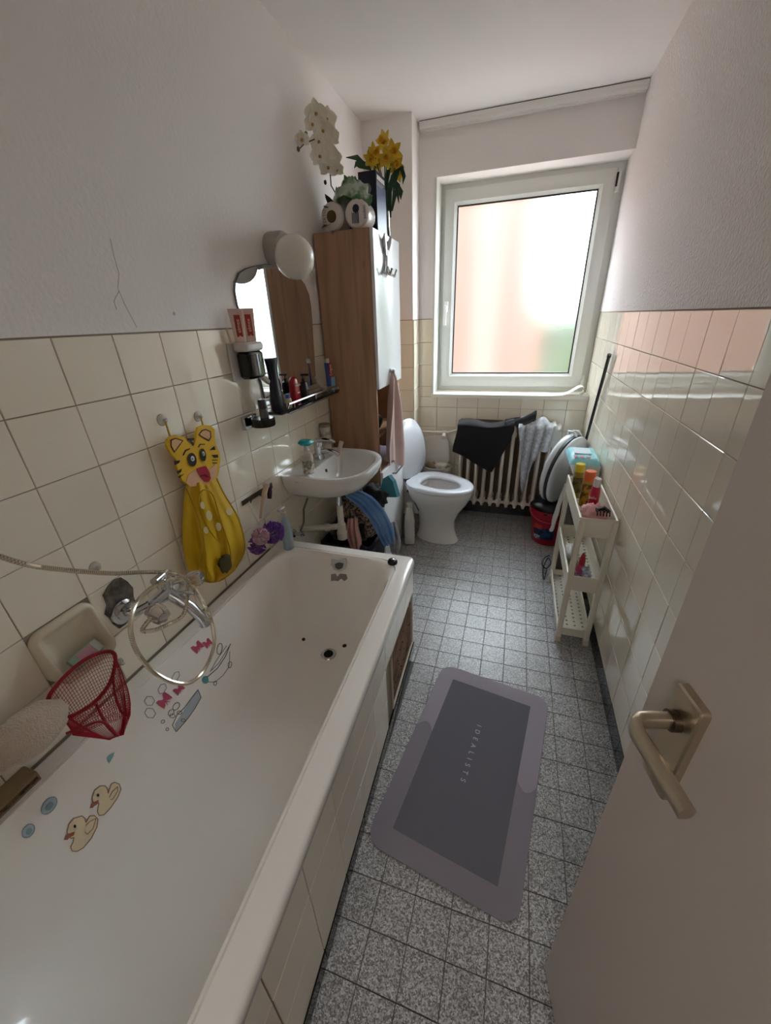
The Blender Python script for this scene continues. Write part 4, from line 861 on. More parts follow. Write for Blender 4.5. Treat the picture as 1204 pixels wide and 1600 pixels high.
# daffodils
vs_ = empty('daffodil_vase', (.25, 1.69, ZT), 'yellow artificial daffodils in a slim glass vase on the cabinet', 'flowers')
vc = Vector((.262, 1.685, ZT))
mb = MB(); mb.lathe([(.022, .0), (.024, .004), (.018, .06), (.020, .16), (.027, .205), (.0255, .205), (.0185, .16), (.0165, .06), (.02, .008)], vc, 20, cap0=True, cap1=True); obj('vase', mb, mat('vase_glass', 'e4ece8', .03, trans=1, ior=1.45), vs_)
def daffodil(c, face, size):
    face = Vector(face).normalized(); a = face.cross(Vector((0, 0, 1))).normalized(); b = a.cross(face); mb = MB()
    for k in range(6):
        t = k * PI / 3 + .3; petal(mb, c, a * math.cos(t) + b * math.sin(t) + face * .12, face, size, size * .62, .15, .1, 5)
    o = obj('blossom', mb, mat('daffodil_yellow', 'd8bb3c', .6, sss=.1), vs_, smooth=80)
    mb = MB(); axis_lathe(mb, c, face, [(size * .16, 0), (size * .22, size * .25), (size * .30, size * .5), (size * .36, size * .55), (size * .27, size * .5), (size * .14, size * .1)], 14); obj('trumpet', mb, mat('daffodil_orange', 'dca818', .6), o)
for q, yy, s_ in (((600, 222), 1.70, .052), ((613, 238), 1.68, .052), ((584, 240), 1.66, .046), ((578, 250), 1.64, .042), ((604, 248), 1.66, .046), ((619, 258), 1.70, .044), ((592, 256), 1.70, .044), ((622, 272), 1.72, .036)):
    c = ony(*q, yy); mb = MB(); mb.tube([vc + Vector((random.uniform(-.012, .012), random.uniform(-.012, .012), .02)), vc + Vector((0, 0, .2)), c.lerp(vc + Vector((0, 0, .2)), .3), c], .0028, 6); obj('stalk', mb, mat('stalk_green', '2f5a2c', .5), vs_)
    daffodil(c, (CAM - c).normalized() + Vector((random.uniform(-.7, .7), random.uniform(-.2, .4), random.uniform(0, .6))), s_)
for pts in ([(614, 300), (620, 268), (627, 262), (631, 276), (629, 288)], [(613, 320), (622, 285), (626, 300), (626, 312)], [(612, 330), (617, 300), (620, 295), (623, 318)], [(588, 262), (566, 256), (557, 246), (540, 246)], [(580, 265), (562, 258), (556, 256), (553, 263)], [(606, 330), (602, 290), (606, 268), (610, 262)], [(610, 340), (608, 300), (614, 275), (618, 265)]):
    P = [ony(x, y, 1.68) for x, y in pts]; wv = (.004, .013, .012, .009, .001)[:len(P) - 1] + (.001,); mb = MB(); rings = []
    for i, p in enumerate(P):
        t = (P[min(i + 1, len(P) - 1)] - P[max(i - 1, 0)]).normalized(); s_ = t.cross(Vector((0, -1, .2))).normalized(); nn = t.cross(s_)
        rings.append([p + s_ * wv[i], p + nn * .0012, p - s_ * wv[i], p - nn * .0012])
    mb.loft(rings, True, True); obj('leaf', mb, mat('daffodil_leaf', '21492a', .4), vs_, smooth=60)

# ================================================================ bath tap and hose
def wx(px, py, x): return onx(px, py, x)
# missing tile with bare mortar
c0 = wx(172, 925, 0); c0.x = 0
pts = [(160, 930), (168, 915), (178, 905), (188, 902), (198, 908), (207, 918), (208, 932), (213, 945), (210, 960), (196, 975), (186, 982), (176, 975), (170, 965), (163, 960), (166, 945)]
mb = MB(); mb.prism([wx(x, y, .0005) for x, y in pts], (.0022, 0, 0)); obj('mortar_patch', mb, mat('mortar', '6f675d', .95, var=(30, '4c453d', .1), bump=(70, .8, .006)), wl, label='broken tile with bare grey mortar', smooth=0)
bt = empty('bath_mixer', (.0, 0, .74), 'chrome two handle bath mixer tap on the tiled wall', 'tap')
e1 = Vector((.003, -.088, .744)); bc = Vector((.095, -.02, .772))
mb = MB(); axis_lathe(mb, e1, (1, 0, 0), [(.036, 0), (.035, .006), (.024, .014), (.013, .017)], 22); obj('escutcheon', mb, M_CHROME, bt)
e2 = Vector((.003, .062, .744))
mb = MB(); axis_lathe(mb, e2, (1, 0, 0), [(.034, 0), (.033, .006), (.02, .012), (.013, .015)], 22); obj('escutcheon', mb, M_CHROME, bt)
mb = MB(); mb.tube([e1, e1 + Vector((.04, .004, .0)), Vector((.085, -.06, .765))], .0125, 12); obj('inlet', mb, M_CHROME, bt)
mb = MB(); mb.tube([e2, e2 + Vector((.04, -.004, .0)), Vector((.085, .04, .765))], .0125, 12); obj('inlet', mb, M_CHROME, bt)
mb = MB(); mb.tube([(.09, -.068, .767), (.095, -.02, .772), (.09, .048, .767)], [.016, .021, .016], 16); obj('body', mb, M_CHROME, bt)
mb = MB(); mb.tube([(.095, -.015, .772), (.125, -.01, .752), (.155, -.004, .722), (.178, .0, .690), (.184, .001, .672), (.184, .001, .660)], [.018, .017, .0155, .0145, .0145, .015], 14); obj('spout', mb, M_CHROME, bt)
mb = MB(); mb.tube([(.098, -.012, .785), (.102, -.008, .835)], [.014, .011], 12); mb.tube([(.102, -.012, .832), (.112, -.05, .836)], [.009, .012], 10); obj('diverter', mb, M_CHROME, bt)
mb = MB(); mb.tube([(.115, -.008, .768), (.145, .003, .770), (.17, .010, .764)], [.006, .005, .007], 10); obj('diverter_lever', mb, M_CHROME, bt)
M_ACR = mat('clear_acrylic', 'e3dcd2', .06, trans=.85, ior=1.45)
def flute(mb, p, d, r, L_):
    q = Vector((0, 0, 1)).rotation_difference(Vector(d).normalized()).to_matrix().to_4x4(); q.translation = Vector(p)
    rings = []
    for z, k in ((0, .7), (L_ * .15, .95), (L_ * .7, 1), (L_ * .95, .85), (L_, .6)):
        rings.append([q @ Vector(((r * k * (1 + .09 * math.cos(6 * t))) * math.cos(t), (r * k * (1 + .09 * math.cos(6 * t))) * math.sin(t), z)) for t in [2 * PI * i / 36 for i in range(36)]])
    mb.loft(rings, True, True)
h1 = wx(228, 962, .118); h1d = Vector((.35, .25, -.25))
mb = MB(); flute(mb, (.10, -.075, .762), (.75, -.18, -.1), .024, .052); k1 = obj('handle', mb, M_ACR, bt, smooth=60)
mb = MB(); axis_lathe(mb, Vector((.10, -.075, .762)) + Vector((.75, -.18, -.1)).normalized() * .05, (.75, -.18, -.1), [(.012, 0), (.012, .003), (.004, .004)], 12); obj('handle_cap', mb, M_CHROME, k1)
mb = MB(); flute(mb, (.10, .055, .764), (.75, .3, .18), .022, .050); k2 = obj('handle', mb, M_ACR, bt, smooth=60)
mb = MB(); axis_lathe(mb, Vector((.10, .055, .764)) + Vector((.75, .3, .18)).normalized() * .048, (.75, .3, .18), [(.011, 0), (.011, .003), (.004, .004)], 12); obj('handle_cap', mb, M_CHROME, k2)
def spline(P, n=10):
    P = [Vector(p) for p in P]; out = []
    for i in range(len(P) - 1):
        p0 = P[max(i - 1, 0)]; p1 = P[i]; p2 = P[i + 1]; p3 = P[min(i + 2, len(P) - 1)]
        for k in range(n):
            t = k / n; out.append(.5 * ((2 * p1) + (p2 - p0) * t + (2 * p0 - 5 * p1 + 4 * p2 - p3) * t * t + (3 * p1 - p0 - 3 * p2 + p3) * t ** 3))
    return out + [P[-1]]
hose_px = [(236, 966, .13), (222, 985, .135), (240, 985, .15), (262, 976, .155), (285, 962, .155), (292, 935, .15), (290, 912, .14), (278, 905, .125), (258, 908, .115), (232, 922, .12), (210, 948, .13), (204, 985, .14), (215, 1020, .145), (240, 1050, .15), (270, 1066, .155), (298, 1066, .16), (320, 1045, .165), (334, 1008, .165), (330, 970, .16), (316, 940, .15), (300, 915, .13), (286, 901, .115), (262, 895, .10), (225, 894, .09), (180, 896, .08), (140, 894, .075), (95, 890, .07), (50, 884, .065), (10, 873, .06), (-30, 858, .055), (-80, 835, .05)]
hp_ = spline([onx(*q) for q in hose_px], 14); 
# ribbed flexible hose
seg = []; rr_ = []; acc_l = 0; fine = []
for i in range(len(hp_) - 1):
    L_ = (hp_[i + 1] - hp_[i]).length; k = max(1, int(L_ / .0019))
    for j in range(k): fine.append(hp_[i].lerp(hp_[i + 1], j / k))
mb = MB(); mb.tube(fine, [.0062 if (i // 1) % 2 == 0 else .0052 for i in range(len(fine))], 7); obj('shower_hose', mb, mat('hose_metal', 'd2cab8', .2, metal=1), label='ribbed metal shower hose looped over the bath mixer', cat='hose', smooth=30)

# ================================================================ soap dish
sdz0, sdz1, sdy0, sdy1 = .688, .838, -.301, -.149
def sd_ring(ins, fx): return [Vector((fx(z), y, z)) for y, z in [(p.x + (sdy0 + sdy1) / 2, p.y + (sdz0 + sdz1) / 2) for p in rr2(sdy1 - sdy0 - 2 * ins, sdz1 - sdz0 - 2 * ins, max(.03 - ins, .012), 0, 6)]]
front = lambda z: .012 + .045 * max(0, (sdz1 - z) / .15) ** 1.5
mb = MB(); mb.loft([sd_ring(0, lambda z: -.003), sd_ring(.0, lambda z: .004), sd_ring(.004, lambda z: front(z) * .8), sd_ring(.009, front), sd_ring(.015, lambda z: front(z) - .001), sd_ring(.022, lambda z: max(.006, front(z) - .022)), sd_ring(.032, lambda z: .004), sd_ring(.05, lambda z: .003)], False, True)
obj('soap_dish', mb, mat('dish_cream', 'd9cfb8', .12), label='cream ceramic soap dish set into the left wall', cat='soap dish', smooth=70)
sb0 = Vector((.032, -.225, .726)); Ms = Matrix.Translation(sb0) @ Matrix.Rotation(math.radians(5), 4, 'X') @ Matrix.Rotation(math.radians(48), 4, 'Y')
mb = MB(); mb.rbox(-.017, .017, -.036, .036, -.009, .009, .003, M=Ms); sb_ = obj('soap_bar', mb, mat('soap_wrap', '8fae9c', .3, coat=.4), label='wrapped green and pink soap bar lying in the soap dish', cat='soap')
mb = MB(); mb.box(-.013, .013, -.018, .018, .0088, .0096, M=Ms); obj('pink_panel', mb, mat('soap_pink', 'c793a2', .4), sb_)
mb = MB(); mb.box(-.015, .015, .020, .035, .0088, .0096, M=Ms); obj('white_panel', mb, mat('soap_white', 'c8ccc4', .4), sb_)

# ================================================================ red hand net
rn = empty('toy_net', wx(150, 1080, .08), 'red toy fishing net hanging under the soap dish', 'net')
hoop_px = [(75, 1094, .05), (80, 1082, .055), (100, 1058, .06), (125, 1036, .063), (150, 1022, .065), (172, 1018, .065), (180, 1026, .066), (178, 1048, .075), (170, 1070, .085), (150, 1095, .09), (125, 1112, .085), (105, 1120, .075), (85, 1108, .06)]
hoop = [onx(*q) for q in hoop_px]; hl = spline(hoop + [hoop[0]], 4)
M_REDN = mat('net_red', 'b01028', .5); M_REDE = mat('net_red_edge', '96091f', .6)
mb = MB(); mb.tube(hl, .0045, 8); obj('hoop', mb, M_REDE, rn, smooth=60)
tip = [onx(205, 1105, .14), onx(211, 1115, .145), onx(207, 1135, .15), onx(195, 1150, .15), onx(185, 1160, .145), onx(165, 1156, .13), onx(140, 1152, .12), onx(110, 1150, .10), onx(103, 1146, .09)]
hs_ = spline(hoop + [hoop[0]], 4)[:-1]; N_ = len(hs_)
tipc = onx(190, 1140, .13)
def netfn(u, v):
    f_ = u * (N_ - 1e-6); i = int(f_) % N_; p = hs_[i].lerp(hs_[(i + 1) % N_], f_ - int(f_))
    tgt = onx(205, 1112, .15) if p.y > -.25 else onx(110, 1148, .10)
    w = max(0, min(1, (p.y + .34) / .16)); tgt = onx(112, 1149, .10).lerp(onx(206, 1118, .15), w)
    if .45 < u < .95: tgt = tgt.lerp(onx(190, 1158, .15), .75)
    q = p.lerp(tgt, v); return q + Vector((.012 * math.sin(PI * v), 0, -.018 * math.sin(PI * v) + .004 * noise.noise(q * 40)))
mb = MB(); mb.sheet(netfn, 78, 26); nb_ = obj('mesh_bag', mb, M_REDN, rn, smooth=0)
md = nb_.modifiers.new('threads', 'WIREFRAME'); md.thickness = .0015; md.use_replace = True; md.use_even_offset = False
mb = MB()
for P in ([(178, 1045, .075), (178, 1075, .095), (188, 1110, .125), (200, 1118, .14)], [(103, 1146, .09), (130, 1136, .11), (160, 1128, .13), (185, 1150, .147)], [(150, 1100, .09), (165, 1130, .13), (182, 1150, .14)]):
    mb.tube(spline([onx(*q) for q in P], 5), .0028, 6)
obj('binding', mb, M_REDE, rn, smooth=60)
def suction(px, py, label, r=.018):
    p = wx(px, py, 0); p.x = .0015; s_ = empty('suction_hook', p, label, 'suction cup', 'clear suction cups on the left wall')
    mb = MB(); axis_lathe(mb, p, (1, 0, 0), [(r, 0), (r * .95, .003), (r * .5, .007), (r * .25, .008)], 20); obj('cup', mb, mat('clear_rubber', 'd8d4cc', .15, alpha=.4), s_)
    mb = MB(); axis_lathe(mb, p + Vector((.008, 0, 0)), (1, 0, 0), [(.004, 0), (.005, .008), (.003, .012)], 10); obj('peg', mb, mat('clear_peg', 'dcd8d0', .2, alpha=.7), s_)
    return p
sp1 = suction(252, 656, 'clear suction cup holding the left ear of the tiger bag'); sp2 = suction(308, 651, 'clear suction cup holding the right ear of the tiger bag', .017); suction(147, 886, 'unused clear suction cup above the shower hose', .015)
suction(185, 1035, 'clear suction cup under the soap dish beside the red net', .012)
# ================================================================ terry bath pillow and tray at the tub edge
M_TERRY = mat('terry_beige', 'cdb9a4', 1.0, bump=(260, 1.0, .006), sheen=.5)
pc = wx(42, 1148, .07)
mb = MB(); mb.sphere((0, 0, 0), 1, n=40)
for i, v in enumerate(mb.v):
    k = 1 + .10 * noise.noise(v * 2.3) + .03 * noise.noise(v * 9); seam = -.10 * math.exp(-((v.z + .25 * v.y + .15) / .07) ** 2)
    mb.v[i] = pc + Vector((v.x * .05, v.y * .08, v.z * .05)) * (k + seam)
obj('bath_mitt', mb, M_TERRY, label='beige terry cloth bath mitt lying on the tub edge at the left', cat='mitt', smooth=180)
tr = empty('wooden_tray', (.03, -.44, RZ), 'wooden tray edge under the beige bath mitt', 'tray')
mb = MB(); mb.rbox(.004, .050, -.56, -.415, RZ, RZ + .028, .004); obj('board', mb, mat('tray_wood', '8a7455', .6), tr)
mb = MB(); mb.box(.0502, .0508, -.555, -.42, RZ + .008, RZ + .018); obj('carved_line', mb, mat('tray_dark', '3b2c20', .8, var=(60, '6a5238', .05)), tr)

# ================================================================ tiger toy bag
tg = empty('tiger_bag', wx(310, 780, .03), 'yellow mesh toy bag with tiger face hanging on the tiled wall', 'toy bag')
M_YEL = mat('tiger_yellow', 'e0b318', .6); M_NET = mat('net_yellow', 'dcb510', .6, alpha=.82)
def zt(pts, ox=220, oy=620, s=4.631): return [(ox + x / s, oy + y / s) for x, y in pts]
TX = .030
face = zt([(200, 290), (245, 278), (300, 292), (330, 330), (375, 345), (390, 250), (400, 220), (440, 203), (490, 208), (520, 235), (522, 300), (528, 350), (555, 400), (562, 450), (552, 540), (535, 600), (500, 635), (420, 650), (350, 652), (318, 628), (285, 600), (250, 520), (240, 450), (195, 395), (172, 350), (180, 305)])
def patch(name, pts, material, x, parent, th=.0012, z=True):
    mb = MB(); P = zt(pts) if z else pts; mb.prism([onx(a, b, x) for a, b in P], (th, 0, 0)); return obj(name, mb, material, parent, smooth=0)
mb = MB(); mb.prism([onx(a, b, TX - .008) for a, b in face], (.008, 0, 0)); fc = obj('face', mb, M_YEL, tg, smooth=0)
inkb = mat('tiger_black', '141210', .6); skin = mat('tiger_peach', 'd9a878', .6)
patch('ear_inner', [(212, 310), (250, 296), (306, 315), (275, 360), (240, 405), (215, 360)], mat('ear_line', '4a2a1c', .6), TX + .0005, fc); patch('ear_inner', [(222, 318), (250, 304), (296, 320), (268, 355), (242, 392), (222, 355)], skin, TX + .0022, fc)
patch('ear_inner', [(415, 275), (440, 240), (470, 232), (505, 250), (508, 295), (492, 322), (450, 300)], mat('ear_line'), TX + .0005, fc); patch('ear_inner', [(424, 272), (445, 248), (470, 241), (497, 256), (499, 292), (488, 310), (452, 292)], skin, TX + .0022, fc)
patch('muzzle', [(345, 560), (400, 520), (440, 500), (500, 520), (545, 480), (552, 540), (535, 595), (500, 633), (420, 648), (352, 648), (325, 620)], mat('muzzle_peach', 'dcae86', .6), TX + .0005, fc)
patch('mouth', [(400, 520), (430, 508), (468, 500), (495, 545), (505, 590), (490, 615), (460, 615), (430, 580), (408, 545)], mat('mouth_red', 'a3152c', .5), TX + .0022, fc)
patch('mouth_line', [(425, 570), (455, 560), (485, 575), (480, 582), (455, 568), (430, 578)], mat('mouth_dark', '5c0d1a', .5), TX + .0038, fc)
def zell(cx, cy, a, b, rot=0, n=16): return [(cx + a * math.cos(t) * math.cos(rot) - b * math.sin(t) * math.sin(rot), cy + a * math.cos(t) * math.sin(rot) + b * math.sin(t) * math.cos(rot)) for t in [2 * PI * k / n for k in range(n)]]
for cx, cy, a, b in ((370, 455, 31, 50), (448, 420, 21, 47)):
    e_ = patch('eye', zell(cx, cy, a, b, -.15), inkb, TX + .0022, fc); patch('pupil', zell(cx + 3, cy - 8, a * .42, b * .38, -.15), mat('eye_white', 'ddd9d0', .5), TX + .0038, e_); patch('pupil_dot', zell(cx + 3, cy - 6, a * .2, b * .2), mat('eye_grey', '8d8a84', .5), TX + .005, e_)
for st_ in ([(238, 465), (282, 460), (275, 478), (245, 495)], [(258, 540), (295, 520), (288, 545), (265, 558)], [(268, 578), (312, 558), (275, 588)], [(495, 385), (530, 358), (538, 384)], [(510, 420), (555, 418), (558, 438), (530, 442)], [(515, 455), (555, 455), (553, 460), (518, 461)], [(516, 475), (552, 476), (550, 482), (520, 482)], [(335, 300), (385, 298), (380, 316), (365, 318), (384, 340), (378, 356), (362, 338), (352, 318), (340, 314)], [(302, 420), (320, 385), (355, 372), (352, 380), (325, 392), (308, 425)], [(412, 365), (425, 340), (462, 340), (462, 346), (428, 347), (418, 366)]):
    patch('stripe', st_, inkb, TX + .0008, fc)
# net bag body
ol = zt([(330, 640), (540, 590)]); 
left = zt([(322, 640), (310, 760), (302, 900), (300, 1020), (310, 1130), (330, 1220), (365, 1290), (430, 1330), (480, 1345)]); right = zt([(545, 590), (590, 690), (660, 790), (710, 880), (748, 1000), (752, 1100), (730, 1180), (680, 1260), (600, 1325)])
def bagf(side):
    def fn(u, v):
        f_ = v * 8; i = min(int(f_), 7); t = f_ - i
        a = Vector((left[i][0] + (left[i + 1][0] - left[i][0]) * t, left[i][1] + (left[i + 1][1] - left[i][1]) * t)); b = Vector((right[i][0] + (right[i + 1][0] - right[i][0]) * t, right[i][1] + (right[i + 1][1] - right[i][1]) * t))
        q = a.lerp(b, u); bul = math.sin(PI * u) ** .7 * (.012 + .045 * v * (1.05 - v * .8)) * (1 + .35 * math.sin(u * 17 + 3 * v) + .2 * math.sin(u * 31 - 4 * v))
        return onx(q[0], q[1], max(.006, .022 + (bul if side else -.012 * math.sin(PI * u))))
    return fn
mb = MB(); mb.sheet(bagf(True), 36, 24); obj('net_front', mb, M_NET, tg, smooth=60)
mb = MB(); mb.sheet(bagf(False), 12, 12); obj('net_back', mb, M_NET, tg, smooth=60)
for pts in ([(322, 640, .03), (380, 780, .045), (430, 930, .06), (440, 1100, .06), (420, 1250, .045)], [(548, 590, .03), (600, 700, .045), (700, 870, .045), (745, 1030, .045), (745, 1130, .045), (690, 1230, .05)], [(430, 700, .05), (450, 675, .052), (490, 680, .055), (530, 730, .06), (580, 900, .075), (640, 1080, .075), (655, 1200, .07)], [(430, 700, .05), (418, 760, .055), (440, 860, .062), (520, 1000, .07), (600, 1080, .075)], [(440, 950, .06), (470, 1150, .062), (470, 1300, .05), (490, 1340, .04), (560, 1335, .04), (610, 1310, .045)]):
    mb = MB(); mb.tube(spline([onx(220 + a / 4.631, 620 + b / 4.631, x) for a, b, x in pts], 6), .0026, 6); obj('cord', mb, mat('cord_yellow', 'b8970f', .7), tg, smooth=60)
for cx, cy, a, b in ((445, 785, 16, 28), (492, 860, 22, 38), (560, 940, 20, 32), (470, 965, 18, 26), (640, 830, 26, 30)):
    mb = MB(); mb.prism([onx(220 + x / 4.631, 620 + y / 4.631, .066) for x, y in zell(cx, cy, a, b, -.2, 12)], (.001, 0, 0)); obj('white_dot', mb, mat('dot_cream', 'cfc08a', .7), tg, smooth=0)
for p, q in ((sp1, (210, 285)), (sp2, (450, 208))):
    e = zt([q])[0]; mb = MB(); mb.tube([p + Vector((.012, 0, 0)), onx(e[0], e[1], TX - .006)], .0028, 6); obj('strap', mb, mat('cord_yellow'), tg)
toy = wx(220 + 610 / 4.631, 620 + 1205 / 4.631, .058)
lump('bath_toy', toy, (.014, .030, .036), mat('toy_green', '4a4522', .6), 'dark green bath toy inside the tiger bag', 'toy', 4, amp=.35, fq=6, n=18)

# ================================================================ hook bar with brush and pouf
hb_ = empty('hook_bar', (.01, .58, .81), 'steel adhesive hook bar below the tiles joint by the basin', 'hook')
a0 = wx(377, 787, 0); a1 = wx(424, 757, 0); dirb = (a1 - a0).normalized()
Fh = frame((0, a0.y, a0.z), dirb, (0, -dirb.z, dirb.y)); Lb = (a1 - a0).length
Fh = Matrix.Translation((0, a0.y, a0.z)) @ Matrix(((0, 0, 1), (dirb.y, -dirb.z, 0), (dirb.z, dirb.y, 0))).to_4x4()
mb = MB(); mb.box(0, Lb, -.010, .010, .001, .004, M=Fh); obj('bar', mb, mat('steel_dark', '6f685c', .35, metal=.9), hb_, smooth=0)
for k in (.15, .5, .85):
    mb = MB(); mb.tube([Fh @ Vector((Lb * k, .0, .004)), Fh @ Vector((Lb * k, -.008, .018)), Fh @ Vector((Lb * k, .004, .024))], .0035, 8); obj('hook', mb, mat('steel_dark'), hb_)
bs = empty('bath_brush', wx(412, 780, .03), 'beige handled bath brush with dark bristles hanging from the hook bar', 'brush')
mb = MB(); mb.tube(spline([onx(407, 810, .035), onx(409, 790, .035), onx(412, 775, .035), onx(415, 762, .035), onx(416, 755, .035)], 4), [.006] * 8 + [.011] * 5 + [.014] * 3 + [.009], 10); obj('handle', mb, mat('brush_beige', 'cbb096', .5), bs, smooth=60)
mb = MB(); mb.tube([onx(421, 757, .035), onx(421, 768, .035), onx(421, 779, .035)], [.007, .011, .009], 10); obj('bristles', mb, mat('bristle_dark', '2c1d26', .9, bump=(300, .8, .003)), bs)
pf = empty('bath_pouf', wx(415, 835, .07), 'purple and lilac mesh bath pouf hanging by the tub', 'pouf')
mb = MB(); mb.tube([onx(389, 783, .022), onx(398, 805, .045), onx(405, 820, .06)], .002, 6); obj('cord', mb, mat('cord_white', 'd0c2b8', .7), pf)
def ruffle(c, r, seed, dens=7, amp=.35):
    mb = MB(); c = Vector(c); rnd = random.Random(seed)
    for k in range(dens):
        ax = Vector((rnd.uniform(-1, 1), rnd.uniform(-1, 1), rnd.uniform(-1, 1))).normalized(); q = Vector((0, 0, 1)).rotation_difference(ax).to_matrix()
        ph = rnd.uniform(0, 6)
        def fn(u, v, q=q, ph=ph):
            a = u * 2 * PI; rr = r * (.35 + .65 * v); z = r * amp * v * math.sin(9 * a + ph) + r * .15 * math.sin(4 * a + 2 * ph) * v
            return c + q @ Vector((rr * math.cos(a), rr * math.sin(a), z))
        mb.sheet(fn, 64, 5, .0006)
    return mb
obj('ruffle', ruffle(onx(426, 832, .085), .046, 1, 8), mat('pouf_purple', '8a4fc0', .7, sheen=.4, alpha=.9), pf, smooth=80)
obj('ruffle', ruffle(onx(402, 852, .075), .036, 2, 6), mat('pouf_violet', '7a45a8', .7, sheen=.4, alpha=.9), pf, smooth=80)
obj('ruffle', ruffle(onx(407, 838, .115), .033, 3, 7, .25), mat('pouf_pink', 'd3a7b8', .8, sheen=.4, alpha=.92), pf, smooth=80)
bb2 = onz(452, 856, RZ)
bbl = bottle('pump_bottle', (bb2.x, bb2.y, RZ), [(.024, 0), (.0265, .004), (.0265, .09), (.022, .13), (.013, .155), (.010, .158)], mat('bottle_blue', '9db4c0', .3), 'pale blue pump bottle on the tub rim beside the pouf', cap=[(.011, .158), (.0125, .160), (.0125, .178), (.006, .182), (.005, .196)], capmat=mat('pump_pale', 'c9c4c0', .4), sx=.85)
mb = MB(); mb.rbox(bb2.x - .008, bb2.x + .008, bb2.y - .034, bb2.y + .010, RZ + .194, RZ + .206, .006); obj('pump_head', mb, mat('pump_pale'), bbl)

# ================================================================ curtain rail
cr = empty('curtain_rail', (.88, 2.25, 2.42), 'white three track curtain rail under the ceiling by the window', 'curtain rail')
cz = 2.424
mb = MB()
for k in range(4):
    mb.box(CX + .012, W - .003, D - .052 + .0125 * k, D - .044 + .0125 * k, cz - .006, cz + .026) if k in (0, 3) else mb.box(CX + .012, W - .003, D - .052 + .0125 * k, D - .049 + .0125 * k, cz - .002, cz + .026)
mb = MB(); mb.box(CX + .012, W - .003, D - .055, D - .002, cz + .008, cz + .028); obj('track_body', mb, mat('rail_white', 'f2efec', .4), cr, smooth=0)
for k in range(3):
    mb = MB(); y_ = D - .055 + .020 * k; mb.rbox(CX + .012, W - .003, y_, y_ + .012, cz - .008, cz + .0085, .003); obj('track', mb, mat('rail_white'), cr, smooth=30)
mb = MB(); mb.box(CX + .012, W - .003, D - .0555, D - .0545, cz + .0275, cz + .030); obj('seam', mb, mat('rail_seam', '3b3733', .8), cr, smooth=0)
# peeling sheet on the sill
cs_ = spline([(1.24, 0, .0), (1.30, 0, .004), (1.345, 0, .022), (1.385, 0, .050), (1.41, 0, .058), (1.43, 0, .045), (1.428, 0, .018), (1.41, 0, .003)], 6)
def curl(u, v):
    p = cs_[min(int(u * (len(cs_) - 1) + .5), len(cs_) - 1)]; return (p.x, D - .008 + .085 * v + .012 * u, wz0 + .0135 + p.z)
mb = MB(); mb.sheet(curl, 26, 4, .0015); obj('curled_sheet', mb, mat('sheet_white', 'e3ddd2', .5), label='white plastic sheet curling up at the right end of the sill', cat='sheet', smooth=60)

# ================================================================ laundry by the basin
bk = empty('laundry_basket', (.19, 1.16, 0), 'black laundry basket under the washbasin', 'basket')
mb = MB(); mb.loft([bring(.30, 1.02, 1.30, .0, .04, .06), bring(.33, 1.0, 1.32, .34, .04, .04), bring(.32, 1.01, 1.31, .34, .04, .05), bring(.29, 1.03, 1.29, .02, .04, .07)], True, True); obj('body', mb, mat('basket_black', '16151a', .6), bk)
mb = MB(); mb.loft([bring(.34, .99, 1.325, .325, .045, .03), bring(.34, .99, 1.325, .345, .045, .03), bring(.325, 1.005, 1.31, .345, .04, .045)], False, False); obj('rim', mb, mat('basket_black'), bk)
def cloth_mat(name, c, c2, sc=25, k=.08): return mat(name, c, .95, var=(sc, c2, k), bump=(300, .3, .002), sheen=.2)
def drape(name, P, w, material, label, seed=0, wav=.016, fr=9, th=.004, cat='cloth', nu=18, nv=26, side=(0, 1, 0)):
    """cloth strip that follows the spine P, gathered into folds across its width"""
    sp_ = spline(P, 8); side = Vector(side).normalized(); n = len(sp_)
    wv = spline([Vector((x, 0, 0)) for x in w], 8)
    def fn(u, v):
        f_ = v * (n - 1.001); i = min(int(f_), n - 2); p = sp_[i].lerp(sp_[i + 1], f_ - i); t = (sp_[min(i + 2, n - 1)] - sp_[max(i - 1, 0)]).normalized()
        j = min(int(v * (len(wv) - 1)), len(wv) - 1); W_ = wv[j].x; nn = t.cross(side).normalized()
        return p + side * (u - .5) * W_ + nn * (wav * math.sin(fr * u * 2 + seed + 1.5 * v) + wav * .8 * noise.noise(Vector((u * 5 + seed, v * 4, seed))) - .35 * W_ * (2 * u - 1) ** 2 * .4)
    mb = MB(); mb.sheet(fn, nu, nv, th); return obj(name, mb, material, label=label, cat=cat, smooth=80)
G = 'laundry piled under the basin'
o = lump('laundry_bundle', (.17, 1.14, .385), (.13, .12, .075), M_BLK, 'black bundle at the bottom of the laundry pile', 'laundry', 11, amp=.3, group=G)
o = lump('laundry_bundle', (.285, 1.20, .56), (.085, .085, .075), mat('black_cloth2', '17171d', .9, sheen=.3), 'black garment at the top of the laundry pile', 'laundry', 13, amp=.35, fq=12, group=G, fold=.05)
o = drape('patterned_blouse', [(.19, 1.16, .60), (.215, 1.11, .56), (.24, 1.09, .49), (.26, 1.085, .41), (.27, 1.085, .36)], [.16, .20, .22, .20, .16], cloth_mat('floral', '9c8a76', '3a2c28', 75, .05), 'brown and cream patterned garment in the laundry pile', 2, .014, 8, side=(1, .1, .25), nu=34)
o['group'] = G
o = drape('blue_shirt', [(.15, 1.13, .64), (.20, 1.085, .625), (.285, 1.08, .575), (.345, 1.09, .485), (.385, 1.10, .385), (.40, 1.11, .32)], [.05, .075, .10, .105, .095, .07], cloth_mat('blue_cloth', '4f7fc0', '7ea6d6', 6, .2), 'bright blue shirt hanging down the laundry pile', 5, .007, 11, side=(.78, .1, .62), nu=40)
o['group'] = G
